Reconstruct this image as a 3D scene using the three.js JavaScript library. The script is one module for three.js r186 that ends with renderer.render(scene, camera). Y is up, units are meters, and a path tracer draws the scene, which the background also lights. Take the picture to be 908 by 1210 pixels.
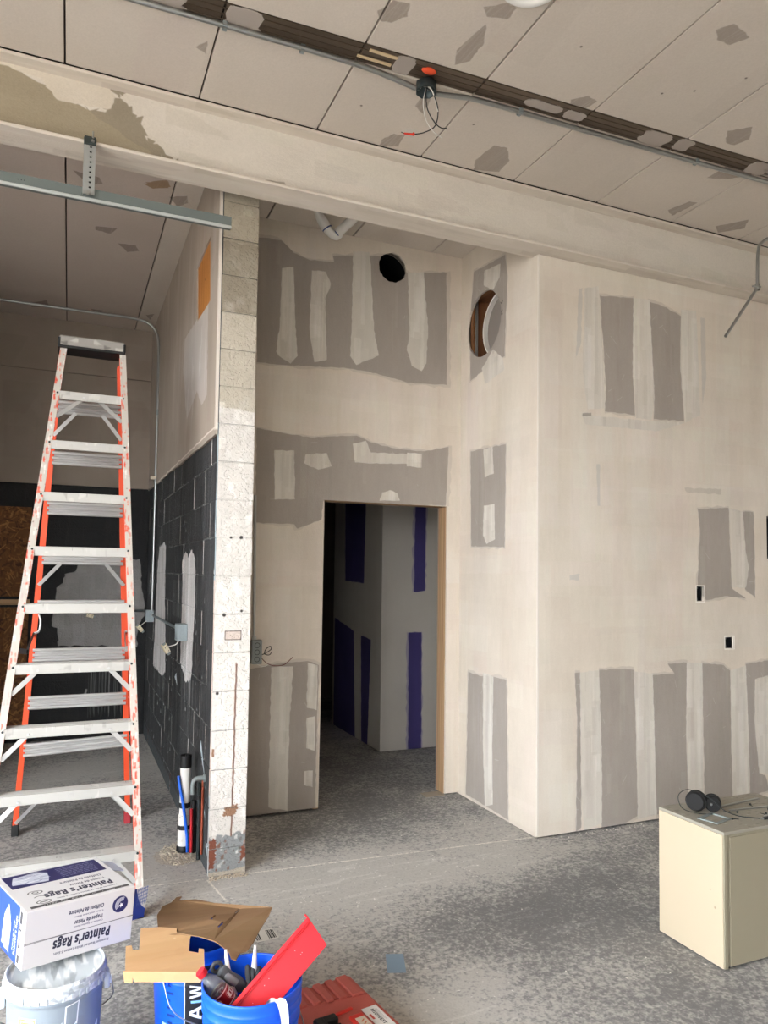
import * as THREE from 'three';
import { RoundedBoxGeometry } from 'three/addons/geometries/RoundedBoxGeometry.js';
import { mergeGeometries } from 'three/addons/utils/BufferGeometryUtils.js';
import { RectAreaLightUniformsLib } from 'three/addons/lights/RectAreaLightUniformsLib.js';

// ---------------------------------------------------------------- camera, sky, light, exposure
const scene = new THREE.Scene();
const camera = new THREE.PerspectiveCamera(2 * Math.atan(605 / 868.163) * 180 / Math.PI, 908 / 1210, 0.05, 200);
camera.position.set(0, 1.6, 0);
camera.rotation.order = 'YXZ';
camera.rotation.set(0.04919, -0.40481, 0.01295);
camera.setViewOffset(908, 1210, 0, -29.276, 908, 1210);   // the lens is shifted up a little
camera.updateProjectionMatrix();

const renderer = new THREE.WebGLRenderer({ antialias: true });
renderer.toneMapping = THREE.LinearToneMapping;
renderer.toneMappingExposure = 0.82;
renderer.shadowMap.enabled = true;
scene.background = new THREE.Color().setRGB(18.4, 19.2, 20.2);   // even overcast sky
RectAreaLightUniformsLib.init();
function daylight(name, color, intensity, w, h, pos, look) {   // area light added in an opening to back up the sky daylight
  const l = new THREE.RectAreaLight(color, intensity, w, h);
  l.name = name; l.position.set(...pos); l.lookAt(...look); scene.add(l);
  return l;
}
daylight('added_light_in_roll_up_door', new THREE.Color().setRGB(0.96, 1, 1.05), 1.6, 4.8, 3.2, [-2.94, 1.75, -0.25], [2, 1.75, -0.25]);
daylight('added_light_in_storefront', new THREE.Color().setRGB(0.96, 1, 1.05), 1.5, 1.4, 2.5, [-2.0, 1.4, 3.4], [-2.0, 1.4, -3]);

// ---------------------------------------------------------------- helpers
let seed = 12345;
const rnd = () => { seed = (seed + 0x6d2b79f5) | 0; let t = Math.imul(seed ^ (seed >>> 15), 1 | seed); t = (t + Math.imul(t ^ (t >>> 7), 61 | t)) ^ t; return ((t ^ (t >>> 14)) >>> 0) / 4294967296; };
const rr = (a, b) => a + (b - a) * rnd();
const used = new Map();
const numbered = (n) => { const k = used.get(n) || 0; used.set(n, k + 1); return k ? n + '_' + String(k).padStart(3, '0') : n; };
function part(name, geo, mat, parent, label) {
  const m = new THREE.Mesh(Array.isArray(geo) ? merge(geo) : geo, mat);
  m.castShadow = m.receiveShadow = true;
  m.name = parent ? name : numbered(name);
  if (parent) { const n = parent.userData._n ||= {}; n[name] = (n[name] || 0) + 1; if (n[name] > 1) m.name = name + '_' + String(n[name] - 1).padStart(3, '0'); }
  if (label) m.userData.label = label;
  (parent || scene).add(m);
  return m;
}
function thing(name, label, category, pos = [0, 0, 0], group) {
  const g = new THREE.Group(); g.name = numbered(name); g.position.set(...pos);
  g.userData = { label, category }; if (group) g.userData.group = group;
  scene.add(g); return g;
}
function solo(name, label, category, geo, mat, group) {   // a thing that is one mesh
  const m = part(name, geo, mat); Object.assign(m.userData, { label, category }); if (group) m.userData.group = group; return m;
}
function structure(name, label, geo, mat) {
  const m = geo ? part(name, geo, mat) : new THREE.Group();
  if (!geo) { m.name = numbered(name); scene.add(m); }
  m.userData.kind = 'structure'; m.userData.label = label; return m;
}
function merge(list) {
  return mergeGeometries(list.map((g) => { g = g.index ? g.toNonIndexed() : g; for (const k of Object.keys(g.attributes)) if (!['position', 'normal', 'uv'].includes(k)) g.deleteAttribute(k); g.clearGroups?.(); g.morphAttributes = {}; return g; }));
}
const box = (w, h, d, x = 0, y = 0, z = 0) => new THREE.BoxGeometry(w, h, d).translate(x, y, z);
const rbox = (w, h, d, r, x = 0, y = 0, z = 0, s = 1) => new RoundedBoxGeometry(w, h, d, s, r).translate(x, y, z);
const span = (x0, x1, y0, y1, z0, z1) => box(x1 - x0, y1 - y0, z1 - z0, (x0 + x1) / 2, (y0 + y1) / 2, (z0 + z1) / 2);
const V = (x, y, z) => new THREE.Vector3(x, y, z);
function bar(a, b, w, d, side = V(1, 0, 0)) {   // a square bar from a to b; w is measured along side
  a = V(...a); b = V(...b);
  const y = b.clone().sub(a), L = y.length(); y.normalize();
  const z = side.clone().cross(y).normalize(), x = y.clone().cross(z);
  const g = new THREE.BoxGeometry(w, L, d);
  return g.applyMatrix4(new THREE.Matrix4().makeBasis(x, y, z).setPosition(a.add(b).multiplyScalar(0.5)));
}
const tube = (pts, r, seg = 24, rad = 8, tension = 0.5) => new THREE.TubeGeometry(new THREE.CatmullRomCurve3(pts.map((p) => V(...p)), false, 'catmullrom', tension), seg, r, rad, false);
function rod(a, b, r, rad = 10, r2 = r) {
  a = V(...a); b = V(...b); const d = b.clone().sub(a), L = d.length();
  return new THREE.CylinderGeometry(r2, r, L, rad).applyQuaternion(new THREE.Quaternion().setFromUnitVectors(V(0, 1, 0), d.normalize())).translate((a.x + b.x) / 2, (a.y + b.y) / 2, (a.z + b.z) / 2);
}
const lathe = (pts, seg = 40) => new THREE.LatheGeometry(pts.map(([r, y]) => new THREE.Vector2(r, y)), seg);
function planar(geo, fn) {   // uv from position and normal, in the metres of a texture's own frame
  const p = geo.attributes.position, n = geo.attributes.normal, uv = new Float32Array(p.count * 2);
  for (let i = 0; i < p.count; i++) { const [u, v] = fn(p.getX(i), p.getY(i), p.getZ(i), n.getX(i), n.getY(i), n.getZ(i)); uv[2 * i] = u; uv[2 * i + 1] = v; }
  geo.setAttribute('uv', new THREE.BufferAttribute(uv, 2));
  return geo;
}
// value noise
const LAT = new Float32Array(65536); for (let i = 0; i < 65536; i++) LAT[i] = rnd();
function noise(x, y) {
  const xi = Math.floor(x), yi = Math.floor(y); let fx = x - xi, fy = y - yi;
  fx = fx * fx * (3 - 2 * fx); fy = fy * fy * (3 - 2 * fy);
  const a = (xi & 255) + ((yi & 255) << 8), x1 = (xi + 1) & 255, y0 = (yi & 255) << 8, y1 = ((yi + 1) & 255) << 8;
  const p = LAT[a], q = LAT[x1 + y0], r = LAT[(xi & 255) + y1], s = LAT[x1 + y1];
  return p + (q - p) * fx + (r - p) * fy + (p - q - r + s) * fx * fy;
}
function fbm(x, y, o = 4) { let s = 0, a = 0.5, t = 0; for (let i = 0; i < o; i++) { s += a * noise(x, y); t += a; a *= 0.5; x = x * 2.03 + 17.1; y = y * 2.03 + 5.7; } return s / t; }
const clamp = (x, a = 0, b = 1) => Math.min(b, Math.max(a, x));
const sstep = (a, b, x) => { const t = clamp((x - a) / (b - a)); return t * t * (3 - 2 * t); };
// a canvas drawn in metres: (x0, y0) is its lower left corner, y up
function sheet(x0, y0, w, h, ppm, base, draw, after, flip = false) {
  const c = document.createElement('canvas'); c.width = Math.round(w * ppm); c.height = Math.round(h * ppm);
  const g = c.getContext('2d'); g.fillStyle = base; g.fillRect(0, 0, c.width, c.height);
  g.setTransform(ppm, 0, 0, -ppm, -x0 * ppm, (y0 + h) * ppm);
  g.lineJoin = g.lineCap = 'round';
  draw?.(g);
  if (after) {
    g.setTransform(1, 0, 0, 1, 0, 0);
    const im = g.getImageData(0, 0, c.width, c.height), d = im.data, out = [0, 0, 0];
    for (let y = 0, i = 0; y < c.height; y++) for (let x = 0; x < c.width; x++, i += 4) {
      out[0] = d[i]; out[1] = d[i + 1]; out[2] = d[i + 2];
      after(out, x0 + x / ppm, y0 + h - y / ppm);
      d[i] = clamp(out[0], 0, 255); d[i + 1] = clamp(out[1], 0, 255); d[i + 2] = clamp(out[2], 0, 255);
    }
    g.putImageData(im, 0, 0);
  }
  const t = new THREE.CanvasTexture(c); t.colorSpace = THREE.SRGBColorSpace; t.anisotropy = 8;
  t.wrapS = t.wrapT = THREE.MirroredRepeatWrapping;
  t.uvOf = (x, y) => [(x - x0) / w, (y - y0) / h];
  return t;
}
function ragged(g, pts, jag = 0.008, step = 0.03, k = 0.01) {   // a polygon with a trowelled, uneven outline (points in cm)
  g.beginPath();
  pts.forEach(([x0, y0], i) => {
    const [x1, y1] = pts[(i + 1) % pts.length], n = Math.max(1, Math.ceil(Math.hypot(x1 - x0, y1 - y0) * k / step));
    for (let j = 0; j < n; j++) { const t = j / n, w = (j ? jag : jag * 0.3) * 0.5; g[i || j ? 'lineTo' : 'moveTo']((x0 + (x1 - x0) * t) * k + rr(-w, w), (y0 + (y1 - y0) * t) * k + rr(-w, w)); }
  });
  g.closePath(); g.fill();
}
const bbox = (pts) => [Math.min(...pts.map((p) => p[0])), Math.max(...pts.map((p) => p[0])), Math.min(...pts.map((p) => p[1])), Math.max(...pts.map((p) => p[1]))].map((v) => v * 0.01);
function data(size, fn) {   // a tiling grey noise map, fn(u, v) in 0..1
  const d = new Uint8Array(size * size * 4);
  for (let y = 0, i = 0; y < size; y++) for (let x = 0; x < size; x++, i += 4) { d[i] = d[i + 1] = d[i + 2] = clamp(fn(x, y)) * 255; d[i + 3] = 255; }
  const t = new THREE.DataTexture(d, size, size); t.magFilter = THREE.LinearFilter; t.wrapS = t.wrapT = THREE.MirroredRepeatWrapping; t.needsUpdate = true; return t;
}
const grainTex = data(512, (x, y) => 0.5 * fbm(x / 5, y / 5, 3) + 0.5 * fbm(x / 40, y / 40, 3));
const pitTex = data(512, (x, y) => { const n = fbm(x / 6, y / 6, 3); return 0.75 * sstep(0.28, 0.5, n) + 0.25 * noise(x / 2, y / 2); });
const again = (t, rx, ry = rx) => { const c = t.clone(); c.repeat.set(rx, ry); c.needsUpdate = true; return c; };
const M = (o) => new THREE.MeshStandardMaterial({ roughness: 0.8, ...o });
const P = (o) => new THREE.MeshPhysicalMaterial({ roughness: 0.6, ...o });
const galv = M({ color: 0xa6a8a6, metalness: 0.9, roughness: 0.34 });
const galvDull = M({ color: 0x8f9898, metalness: 0.35, roughness: 0.55 });
const darkMetal = M({ color: 0x2c3334, metalness: 0.3, roughness: 0.5 });
const black = M({ color: 0x0d0d0e, roughness: 0.55 });
const whitePlastic = M({ color: 0xe9e8e4, roughness: 0.4 });
const blackWire = M({ color: 0x15171a, roughness: 0.5 }), whiteWire = M({ color: 0xd8d6cf, roughness: 0.5 }), redPlastic = M({ color: 0xd8301c, roughness: 0.45 });
const woodTex = sheet(0, 0, 0.5, 1, 500, '#bb9a74', (g) => { for (let i = 0; i < 160; i++) { g.strokeStyle = `rgba(${rr(120, 165) | 0},${rr(88, 122) | 0},${rr(55, 85) | 0},${rr(0.1, 0.35)})`; g.lineWidth = rr(0.001, 0.005); g.beginPath(); const x = rr(0, 0.5); g.moveTo(x, 0); g.bezierCurveTo(x + rr(-0.02, 0.02), 0.3, x + rr(-0.02, 0.02), 0.6, x + rr(-0.02, 0.02), 1); g.stroke(); } });
const wood = M({ map: woodTex, roughness: 0.75 }), darkWood = M({ map: woodTex, color: 0x96785c, roughness: 0.85 });
function each(name, list, mat, parent) { for (const g of list) part(name, g, mat, parent); }   // alike small pieces, one mesh each
// ---------------------------------------------------------------- the setting
const CEIL = 3.98, FL = {innerGrey:[[[109,384],[126,385],[135,378],[147,375],[164,377],[163,381],[201,388],[221,379],[253,385],[254,300],[222,298],[197,302],[172,303],[137,300],[111,299]],[[112,255],[131,253],[149,252],[183,256],[194,252],[215,249],[236,249],[256,254],[254,210],[159,209],[158,196],[141,189],[139,192],[112,192]],[[110,96],[129,99],[150,100],[158,97],[157,0],[110,2]]],innerMud:[[[127,366],[135,368],[137,327],[139,307],[134,301],[128,304],[124,308],[126,325]],[[148,368],[158,369],[162,361],[158,350],[160,307],[151,304],[147,326]],[[178,387],[191,389],[195,333],[199,315],[182,306],[177,312],[178,331]],[[221,379],[234,382],[238,339],[237,314],[233,308],[225,311],[221,322],[223,337]],[[124,241],[138,242],[139,209],[125,208]],[[146,240],[161,242],[165,233],[155,230],[145,234]],[[180,250],[190,253],[194,245],[222,246],[223,239],[193,237],[182,237]],[[222,247],[234,247],[234,237],[222,237]],[[201,211],[203,217],[209,219],[215,217],[217,212]],[[125,97],[140,97],[138,52],[138,2],[125,6]],[[150,99],[157,97],[157,67],[150,69]],[[150,62],[156,63],[156,40],[150,42]],[[149,27],[155,27],[155,16],[149,18]]],sideGrey:[[[-460,381],[-442,379],[-418,377],[-415,360],[-417,333],[-418,313],[-418,307],[-444,305],[-464,301],[-465,344]],[[-463,249],[-416,247],[-417,178],[-461,180]],[[-464,90],[-448,89],[-430,91],[-414,91],[-411,2],[-466,3]]],sideMud:[[[-445,376],[-424,373],[-425,364],[-433,358],[-446,366]],[[-433,316],[-420,306],[-418,298],[-443,294],[-448,306]],[[-445,248],[-433,248],[-431,229],[-443,228]],[[-444,208],[-430,208],[-429,184],[-440,181],[-445,187]],[[-444,92],[-430,91],[-431,42],[-430,6],[-440,2],[-443,39]]],rightGrey:[[[314,343],[342,346],[343,315],[341,293],[343,267],[318,267],[319,283],[316,320]],[[355,346],[371,344],[384,340],[383,311],[386,267],[359,266],[360,280],[358,311]],[[398,207],[427,209],[428,180],[429,157],[430,152],[443,145],[425,147],[405,144],[397,153],[400,193]],[[441,207],[451,207],[452,180],[452,146],[442,152],[446,167],[443,180]],[[294,99],[298,99],[299,3],[295,1],[296,66]],[[313,100],[331,100],[341,99],[342,76],[343,48],[344,5],[333,1],[315,1],[315,46]],[[357,95],[376,95],[370,102],[387,102],[386,48],[387,21],[388,5],[360,4],[359,24],[358,73]],[[401,101],[421,99],[427,95],[427,47],[428,7],[402,6],[402,23]],[[442,99],[466,101],[465,89],[451,88],[450,59],[454,22],[460,20],[464,9],[445,7],[445,18],[444,46]]],rightMud:[[[302,346],[313,349],[316,311],[318,269],[304,267],[300,291]],[[342,346],[356,347],[358,311],[360,280],[357,265],[344,265],[341,296]],[[384,345],[398,346],[401,273],[387,266],[383,301]],[[299,263],[345,264],[387,266],[363,258],[303,257]],[[427,209],[441,207],[443,180],[446,167],[443,153],[429,153],[429,180]],[[298,99],[313,100],[315,46],[315,4],[301,1],[299,29]],[[341,98],[357,96],[358,73],[359,23],[360,4],[344,3],[343,63]],[[387,102],[401,101],[401,7],[388,6],[386,60]],[[427,95],[442,98],[444,46],[444,7],[428,8]],[[451,88],[464,90],[463,21],[454,22],[450,59]]],webOlive:[[[-44,394],[-30,395],[-28,387],[-18,383],[-8,386],[-5,382],[10,385],[12,393],[16,395],[20,389],[27,386],[28,376],[37,372],[45,367],[2,367],[-43,367]],[[9,399],[23,400],[18,394],[10,394]]],ceil:[[[113,-278],[117,-270],[124,-269],[126,-276],[121,-282],[116,-283]],[[153,-258],[161,-252],[166,-253],[166,-260],[157,-262]],[[159,-266],[164,-276],[164,-289],[159,-294],[155,-285],[157,-274]],[[252,-228],[256,-222],[269,-225],[265,-232],[257,-232]],[[316,-279],[325,-271],[333,-280],[330,-287],[324,-287]],[[208,-359],[210,-342],[218,-341],[226,-351],[227,-364],[212,-368]],[[151,-363],[155,-355],[161,-354],[162,-365],[152,-369]],[[224,-292],[230,-286],[237,-288],[235,-296],[228,-298]],[[351,-357],[355,-343],[361,-342],[359,-362]],[[397,-361],[409,-345],[417,-355],[406,-367]],[[343,-318],[344,-298],[360,-292],[370,-300],[355,-314]],[[155,-329],[155,-319],[160,-321],[162,-333]],[[46,-332],[50,-326],[51,-335]],[[10,-539],[24,-536],[20,-547],[10,-545]],[[26,-561],[38,-559],[41,-568],[33,-574]],[[-5,-468],[10,-470],[12,-477],[4,-483]],[[35,-466],[47,-458],[50,-465],[41,-470]],[[52,-476],[62,-470],[64,-479],[58,-487]],[[-41,-724],[-25,-709],[-24,-725],[-38,-734]],[[11,-715],[22,-715],[19,-728]],[[59,-710],[66,-704],[64,-722]]],wingWhite:[[[-628,183],[-617,180],[-616,146],[-598,80],[-622,74],[-642,75],[-686,75],[-680,128],[-673,161],[-663,180]],[[-508,172],[-493,169],[-482,173],[-464,167],[-461,138],[-469,94],[-468,98],[-472,91],[-496,88],[-505,93],[-519,97],[-517,136],[-520,167]],[[-553,152],[-529,153],[-520,129],[-553,127],[-570,133]]],wingGhost:[[[-481,320],[-430,319],[-427,261],[-445,259],[-464,272],[-506,262],[-530,303],[-525,323]]],backGrey:[[[10,166],[43,168],[64,171],[67,147],[70,122],[70,115],[64,103],[64,84],[46,86],[-7,87],[-8,104],[-13,106],[-12,119],[-10,142],[-4,147],[-3,155],[6,158]]]};
// mud: joint compound skimmed over grey drywall paper
const MUD = '#d6cbbc', PAPER = '#a1988f', SKIM = '#dbd4c9';
function drywall(x0, y0, w, h, greys, muds, extra) {
  return sheet(x0, y0, w, h, 400, MUD, (g) => {
    for (let i = 0; i < 26 * w * h; i++) {   // broad knife passes
      g.fillStyle = rnd() < 0.5 ? `rgba(226,220,210,${rr(0.05, 0.16)})` : `rgba(196,184,170,${rr(0.04, 0.12)})`;
      const x = rr(x0, x0 + w), y = rr(y0, y0 + h), a = rr(0.05, 0.12), b = rr(0.2, 0.6);
      ragged(g, rnd() < 0.7 ? [[x - a, y - b], [x + a, y - b], [x + a, y + b], [x - a, y + b]] : [[x - b, y - a], [x + b, y - a], [x + b, y + a], [x - b, y + a]], 0.01, 0.05, 1);
    }
    for (const p of greys) { g.fillStyle = 'rgba(190,180,168,0.6)'; g.save(); const [a, b, c, d] = bbox(p), k = 1.04; g.translate((a + b) / 2, (c + d) / 2); g.scale(k, k * 0.995); g.translate(-(a + b) / 2, -(c + d) / 2); ragged(g, p, 0.02, 0.05); g.restore(); }
    for (const p of greys) { g.fillStyle = PAPER; ragged(g, p, 0.007, 0.03); }
    for (const p of greys) {   // thin smears and scratches of compound left on the paper
      const [a, b, c, d] = bbox(p);
      g.save(); g.beginPath(); p.forEach(([x, y], i) => g[i ? 'lineTo' : 'moveTo'](x * 0.01, y * 0.01)); g.clip();
      for (let i = 0; i < 14; i++) { g.fillStyle = `rgba(${rnd() < 0.5 ? '190,182,172' : '140,130,120'},${rr(0.04, 0.14)})`; const x = rr(a, b), w2 = rr(0.005, 0.05), y = rr(c, d), h2 = rr(0.1, 0.6); ragged(g, [[x, y], [x + w2, y], [x + w2, y + h2], [x, y + h2]], 0.004, 0.05, 1); }
      for (let i = 0; i < 5; i++) { g.strokeStyle = 'rgba(205,198,188,0.5)'; g.lineWidth = 0.003; const x = rr(a, b), y = rr(c, d); g.beginPath(); g.moveTo(x, y); g.lineTo(x + rr(-0.02, 0.05), y + rr(-0.05, 0.05)); g.stroke(); }
      g.restore();
    }
    for (const p of muds) {   // knifed strips over the screws and studs
      const [a, b, c, d] = bbox(p);
      g.fillStyle = 'rgba(206,199,189,0.92)'; ragged(g, p, 0.008, 0.03);
      g.save(); g.beginPath(); p.forEach(([x, y], i) => g[i ? 'lineTo' : 'moveTo'](x * 0.01, y * 0.01)); g.clip();
      for (let i = 0; i < 22; i++) { g.fillStyle = rnd() < 0.55 ? `rgba(228,223,214,${rr(0.08, 0.3)})` : `rgba(178,170,160,${rr(0.06, 0.22)})`; const x = rr(a, b), w2 = rr(0.006, 0.06), y = rr(c - 0.1, d), h2 = rr(0.1, 0.7); ragged(g, [[x, y], [x + w2, y], [x + w2, y + h2], [x, y + h2]], 0.006, 0.04, 1); }
      g.restore();
    }
    extra?.(g);
  }, (c, x, y) => { const n = 14 * (fbm(x * 4, y * 2.2, 4) - 0.5) + 4 * (fbm(x * 60, y * 14, 2) - 0.5) + 5 * (noise(x * 300, y * 300) - 0.5); c[0] += n; c[1] += n; c[2] += n * 1.05; });
}
const plaster = (map) => M({ map, roughness: 0.88, bumpMap: again(grainTex, 6), bumpScale: 0.0012 });
const extrude = (shape, d) => new THREE.ExtrudeGeometry(shape, { depth: d, bevelEnabled: false, curveSegments: 40 });
const rectShape = (x0, y0, x1, y1) => new THREE.Shape([[x0, y0], [x1, y0], [x1, y1], [x0, y1]].map(([x, y]) => new THREE.Vector2(x, y)));
const circle = (x, y, r, jag = 0) => { const pts = []; for (let i = 0; i < 48; i++) { const a = i / 48 * Math.PI * 2, q = r + rr(-jag, jag); pts.push(new THREE.Vector2(x + q * Math.cos(a), y + q * Math.sin(a))); } return new THREE.Path(pts); };

// floor: one poured slab
{
  const t = sheet(-1.4, -8.1, 6.2, 6.5, 310, '#8f8d89', (g) => {}, (c, x, y) => {
    const low = fbm(x * 1.15 + 3.3, y * 1.15 + 8.1, 4), mid = fbm(x * 5, y * 5, 4), hi = fbm(x * 72, y * 72, 3), fine = noise(x * 190, y * 190), fleck = noise(x * 95 + 40, y * 95);
    const blob = (cx, cy, r) => Math.exp(-((x - cx) ** 2 + (y - cy) ** 2) / (r * r));
    let dark = 0.62 * (low - 0.5) + 0.5 * (mid - 0.5) + 0.95 * (hi - 0.5) + 0.5 * (fine - 0.5);
    dark += 0.30 * blob(1.75, -3.05, 0.42) + 0.24 * blob(2.15, -2.95, 0.35) + 0.22 * blob(1.95, -4.7, 0.6) + 0.24 * blob(2.35, -2.2, 0.4) + 0.22 * blob(2.7, -3.3, 0.35) + 0.2 * blob(-0.1, -5.4, 0.5) + 0.25 * blob(1.9, -5.6, 0.7) + 0.2 * blob(1.25, -2.75, 0.2);
    dark += 0.03 + 0.24 * blob(0.65, -3.05, 0.55) + 0.14 * blob(1.7, -2.45, 0.3) + 0.12 * blob(1.1, -4.3, 0.3) + 0.12 * blob(3.0, -2.6, 0.5);
    dark -= 0.34 * blob(1.4, -3.75, 0.5) + 0.34 * blob(1.35, -2.5, 0.3) + 0.22 * blob(2.1, -3.7, 0.4) + 0.12 * blob(1.1, -3.2, 0.25) + 0.36 * blob(0.45, -4.2, 0.5) + 0.2 * blob(0.3, -6.5, 0.9) + 0.2 * blob(2.05, -2.5, 0.2);
    const k = sstep(-0.3, 0.5, dark), grey = 192 - 78 * k + 18 * (fine - 0.5) + 22 * (hi - 0.5) + 14 * (mid - 0.5);
    c[0] = grey + 3 - 2 * k; c[1] = grey; c[2] = grey - 6 + 6 * k;
    if (fleck > 0.93 && hi > 0.46) { const f = 45; c[0] += f; c[1] += f; c[2] += f; }
    const scr = fbm(x * 3 + y * 40, y * 3 - x * 4, 2); if (scr > 0.74) { c[0] += 10; c[1] += 10; c[2] += 10; }
    const line = (ax, ay, bx, by, w) => { const dx = bx - ax, dy = by - ay, u = clamp(((x - ax) * dx + (y - ay) * dy) / (dx * dx + dy * dy)); return Math.hypot(x - ax - u * dx, y - ay - u * dy) < w * (0.6 + 0.9 * mid) && hi > 0.36; };
    if (line(0.92, -3.93, 2.72, -3.83, 0.006) || line(2.7, -3.83, 3.08, -3.5, 0.004) || line(0.71, -3.92, 0.75, -3.66, 0.006) || line(0.7, -3.94, -1.4, -4.05, 0.004) || line(1.35, -4.95, 1.75, -4.55, 0.003)) { c[0] += 38; c[1] += 36; c[2] += 32; }
    const dustHeap = sstep(0.22, 0.06, Math.hypot((x - 0.63), (y + 4.32) * 1.0)); if (dustHeap * (0.5 + hi) > 0.42) { c[0] = 188 + 46 * (fine - 0.5); c[1] = 180 + 46 * (fine - 0.5); c[2] = 166 + 46 * (fine - 0.5); }
  });
  const g = planar(span(-3, 7, -0.15, 0, -9, 3.6), (x, y, z) => t.uvOf(x, z));
  structure('floor', 'worn grey concrete slab with dusty and dark patches', g, M({ map: t, roughness: 0.82, bumpMap: again(grainTex, 9), bumpScale: 0.0015 }));
}
structure('ground_outside', 'pavement outside the building', span(-45, 45, -0.35, -0.16, -45, 45), M({ color: 0x857a6d, roughness: 0.95 }));

// ceiling: long boards with open joints, a stripped joint band, and patches where screws were filled
{
  const t = sheet(-1.3, -7.8, 6.6, 6.0, 300, '#cbc1b5', (g) => {
    for (let i = 0; i < 120; i++) { g.fillStyle = `rgba(${rnd() < 0.5 ? '205,195,180' : '178,166,152'},${rr(0.04, 0.12)})`; const x = rr(-1.3, 5.3), y = rr(-7.8, -1.8); ragged(g, [[x, y], [x + rr(0.1, 0.3), y], [x + rr(0.1, 0.3), y + rr(0.2, 0.8)], [x, y + rr(0.2, 0.8)]], 0.02, 0.05, 1); }
    FL.ceil.forEach((p, i) => { g.fillStyle = i === 16 ? '#a58f74' : 'rgba(205,196,184,0.4)'; g.lineWidth = 0.02; ragged(g, p.map(([x, y]) => [x + 1, y + 2]), 0.015, 0.03); g.fillStyle = i === 16 ? '#a48c70' : '#a0958a'; ragged(g, p, 0.008, 0.025); });
    FL.ceil.forEach((p) => { const [a, b, c, d] = bbox(p); g.save(); g.beginPath(); p.forEach(([x, y], i) => g[i ? 'lineTo' : 'moveTo'](x * 0.01, y * 0.01)); g.clip(); for (let i = 0; i < 8; i++) { g.strokeStyle = `rgba(190,180,168,${rr(0.15, 0.4)})`; g.lineWidth = rr(0.002, 0.006); const x = rr(a, b); g.beginPath(); g.moveTo(x, c); g.lineTo(x + rr(0, 0.05), d); g.stroke(); } g.restore(); });
    for (const [x, y] of [[2.62, -2.7], [2.75, -2.62], [2.05, -2.6], [1.9, -3.3], [2.9, -2.45], [1.3, -3.4]]) { g.fillStyle = '#6d645b'; g.beginPath(); g.arc(x, y, 0.006, 0, 7); g.fill(); }
  }, (c, x, y) => { const n = 8 * (fbm(x * 3, y * 3, 4) - 0.5) + 7 * (noise(x * 220, y * 220) - 0.5); c[0] += n; c[1] += n; c[2] += n; });
  const mat = M({ map: t, roughness: 0.9, bumpMap: again(grainTex, 8), bumpScale: 0.0008 });
  const bayShadeMat = M({ map: t, color: 0xf4f0f1, roughness: 0.9, bumpMap: again(grainTex, 8), bumpScale: 0.0008 });  // slightly darker copy of the ceiling material; bay shade put into its colour
  const c = structure('ceiling', 'painted ceiling of long boards with open joints');
  part('slab', span(-3.2, 7.2, CEIL + 0.03, CEIL + 0.25, -9.2, 3.8), M({ color: 0x3a332d }), c);
  const seams = []; for (let i = -5; i <= 11; i++) seams.push(-0.09 + 0.6235 * i); seams[0] = -3.0; seams.push(7.0);
  const rows = [[-0.6, 3.6], [-2.992, -0.606], [-3.686, -3.125], [-9.0, -3.866]];
  const skew = (g) => { const p = g.attributes.position; for (let i = 0; i < p.count; i++) if (p.getZ(i) > -3.3 && p.getZ(i) < -2.9) p.setZ(i, p.getZ(i) + 0.026 * clamp(p.getX(i) - 0.7, -2.5, 4)); return g; };
  for (const [z0, z1] of rows) for (let i = 0; i + 1 < seams.length; i++) {
    const x0 = seams[i] + 0.004, x1 = seams[i + 1] - 0.004; if (x1 - x0 < 0.05) continue;
    const drop = rr(-0.001, 0.0015);
    part('ceiling_board', planar(skew(rbox(x1 - x0, 0.03, z1 - z0, 0.004, (x0 + x1) / 2, CEIL + 0.015 + drop, (z0 + z1) / 2)), (x, y, z) => t.uvOf(x, z)), z0 < -8 && x1 < 0.75 ? bayShadeMat : mat, c);
  }
  // bare metal joint band, smeared over here and there
  const bt = sheet(-1.3, -3.1, 6.6, 0.11, 300, '#63564a', (g) => { for (let i = 0; i < 120; i++) { g.fillStyle = `rgba(${rnd() < 0.5 ? '98,84,70' : '58,48,40'},${rr(0.05, 0.2)})`; g.fillRect(rr(-1.3, 5.3), rr(-3.1, -2.99), rr(0.1, 0.8), rr(0.004, 0.02)); } });
  const bmat = M({ map: bt, roughness: 0.32, metalness: 0.5 }), smear = M({ color: 0xa79d94, roughness: 0.9 });
  // ridges of the steel, and compound trowelled across it
  const zs = (x) => 0.026 * clamp(x - 0.7, -2.5, 4);
  for (const d of [-3.108, -3.075, -3.04, -3.008]) part('steel_ridge', bar([-2, CEIL + 0.0065, d + zs(-2)], [5.8, CEIL + 0.0065, d + zs(4.7) + 0.03], 0.006, 0.006), bmat, c);
  for (const [x0, x1, y0, y1] of [[0.1, 0.38, 0, 0.124], [0.545, 0.7, 0, 0.124], [1.33, 1.42, 0, 0.124], [2.05, 2.25, 0.03, 0.09], [2.28, 2.4, 0.02, 0.09], [2.78, 2.95, 0, 0.12], [3.0, 3.1, 0.02, 0.124], [3.55, 3.7, 0, 0.12], [3.72, 4.9, 0, 0.124]]) {
    const pts = []; const N = 28; for (let i = 0; i < N; i++) { const a = i / N * Math.PI * 2, cx = Math.sign(Math.cos(a)) * Math.abs(Math.cos(a)) ** 0.4, cy = Math.sign(Math.sin(a)) * Math.abs(Math.sin(a)) ** 0.4, x = (x0 + x1) / 2 + cx * (x1 - x0) / 2 * rr(0.85, 1.12); pts.push(new THREE.Vector2(x, -(-3.1215 + (y0 + y1) / 2 + cy * (y1 - y0) / 2 * rr(0.9, 1) + zs(x)))); }
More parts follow.
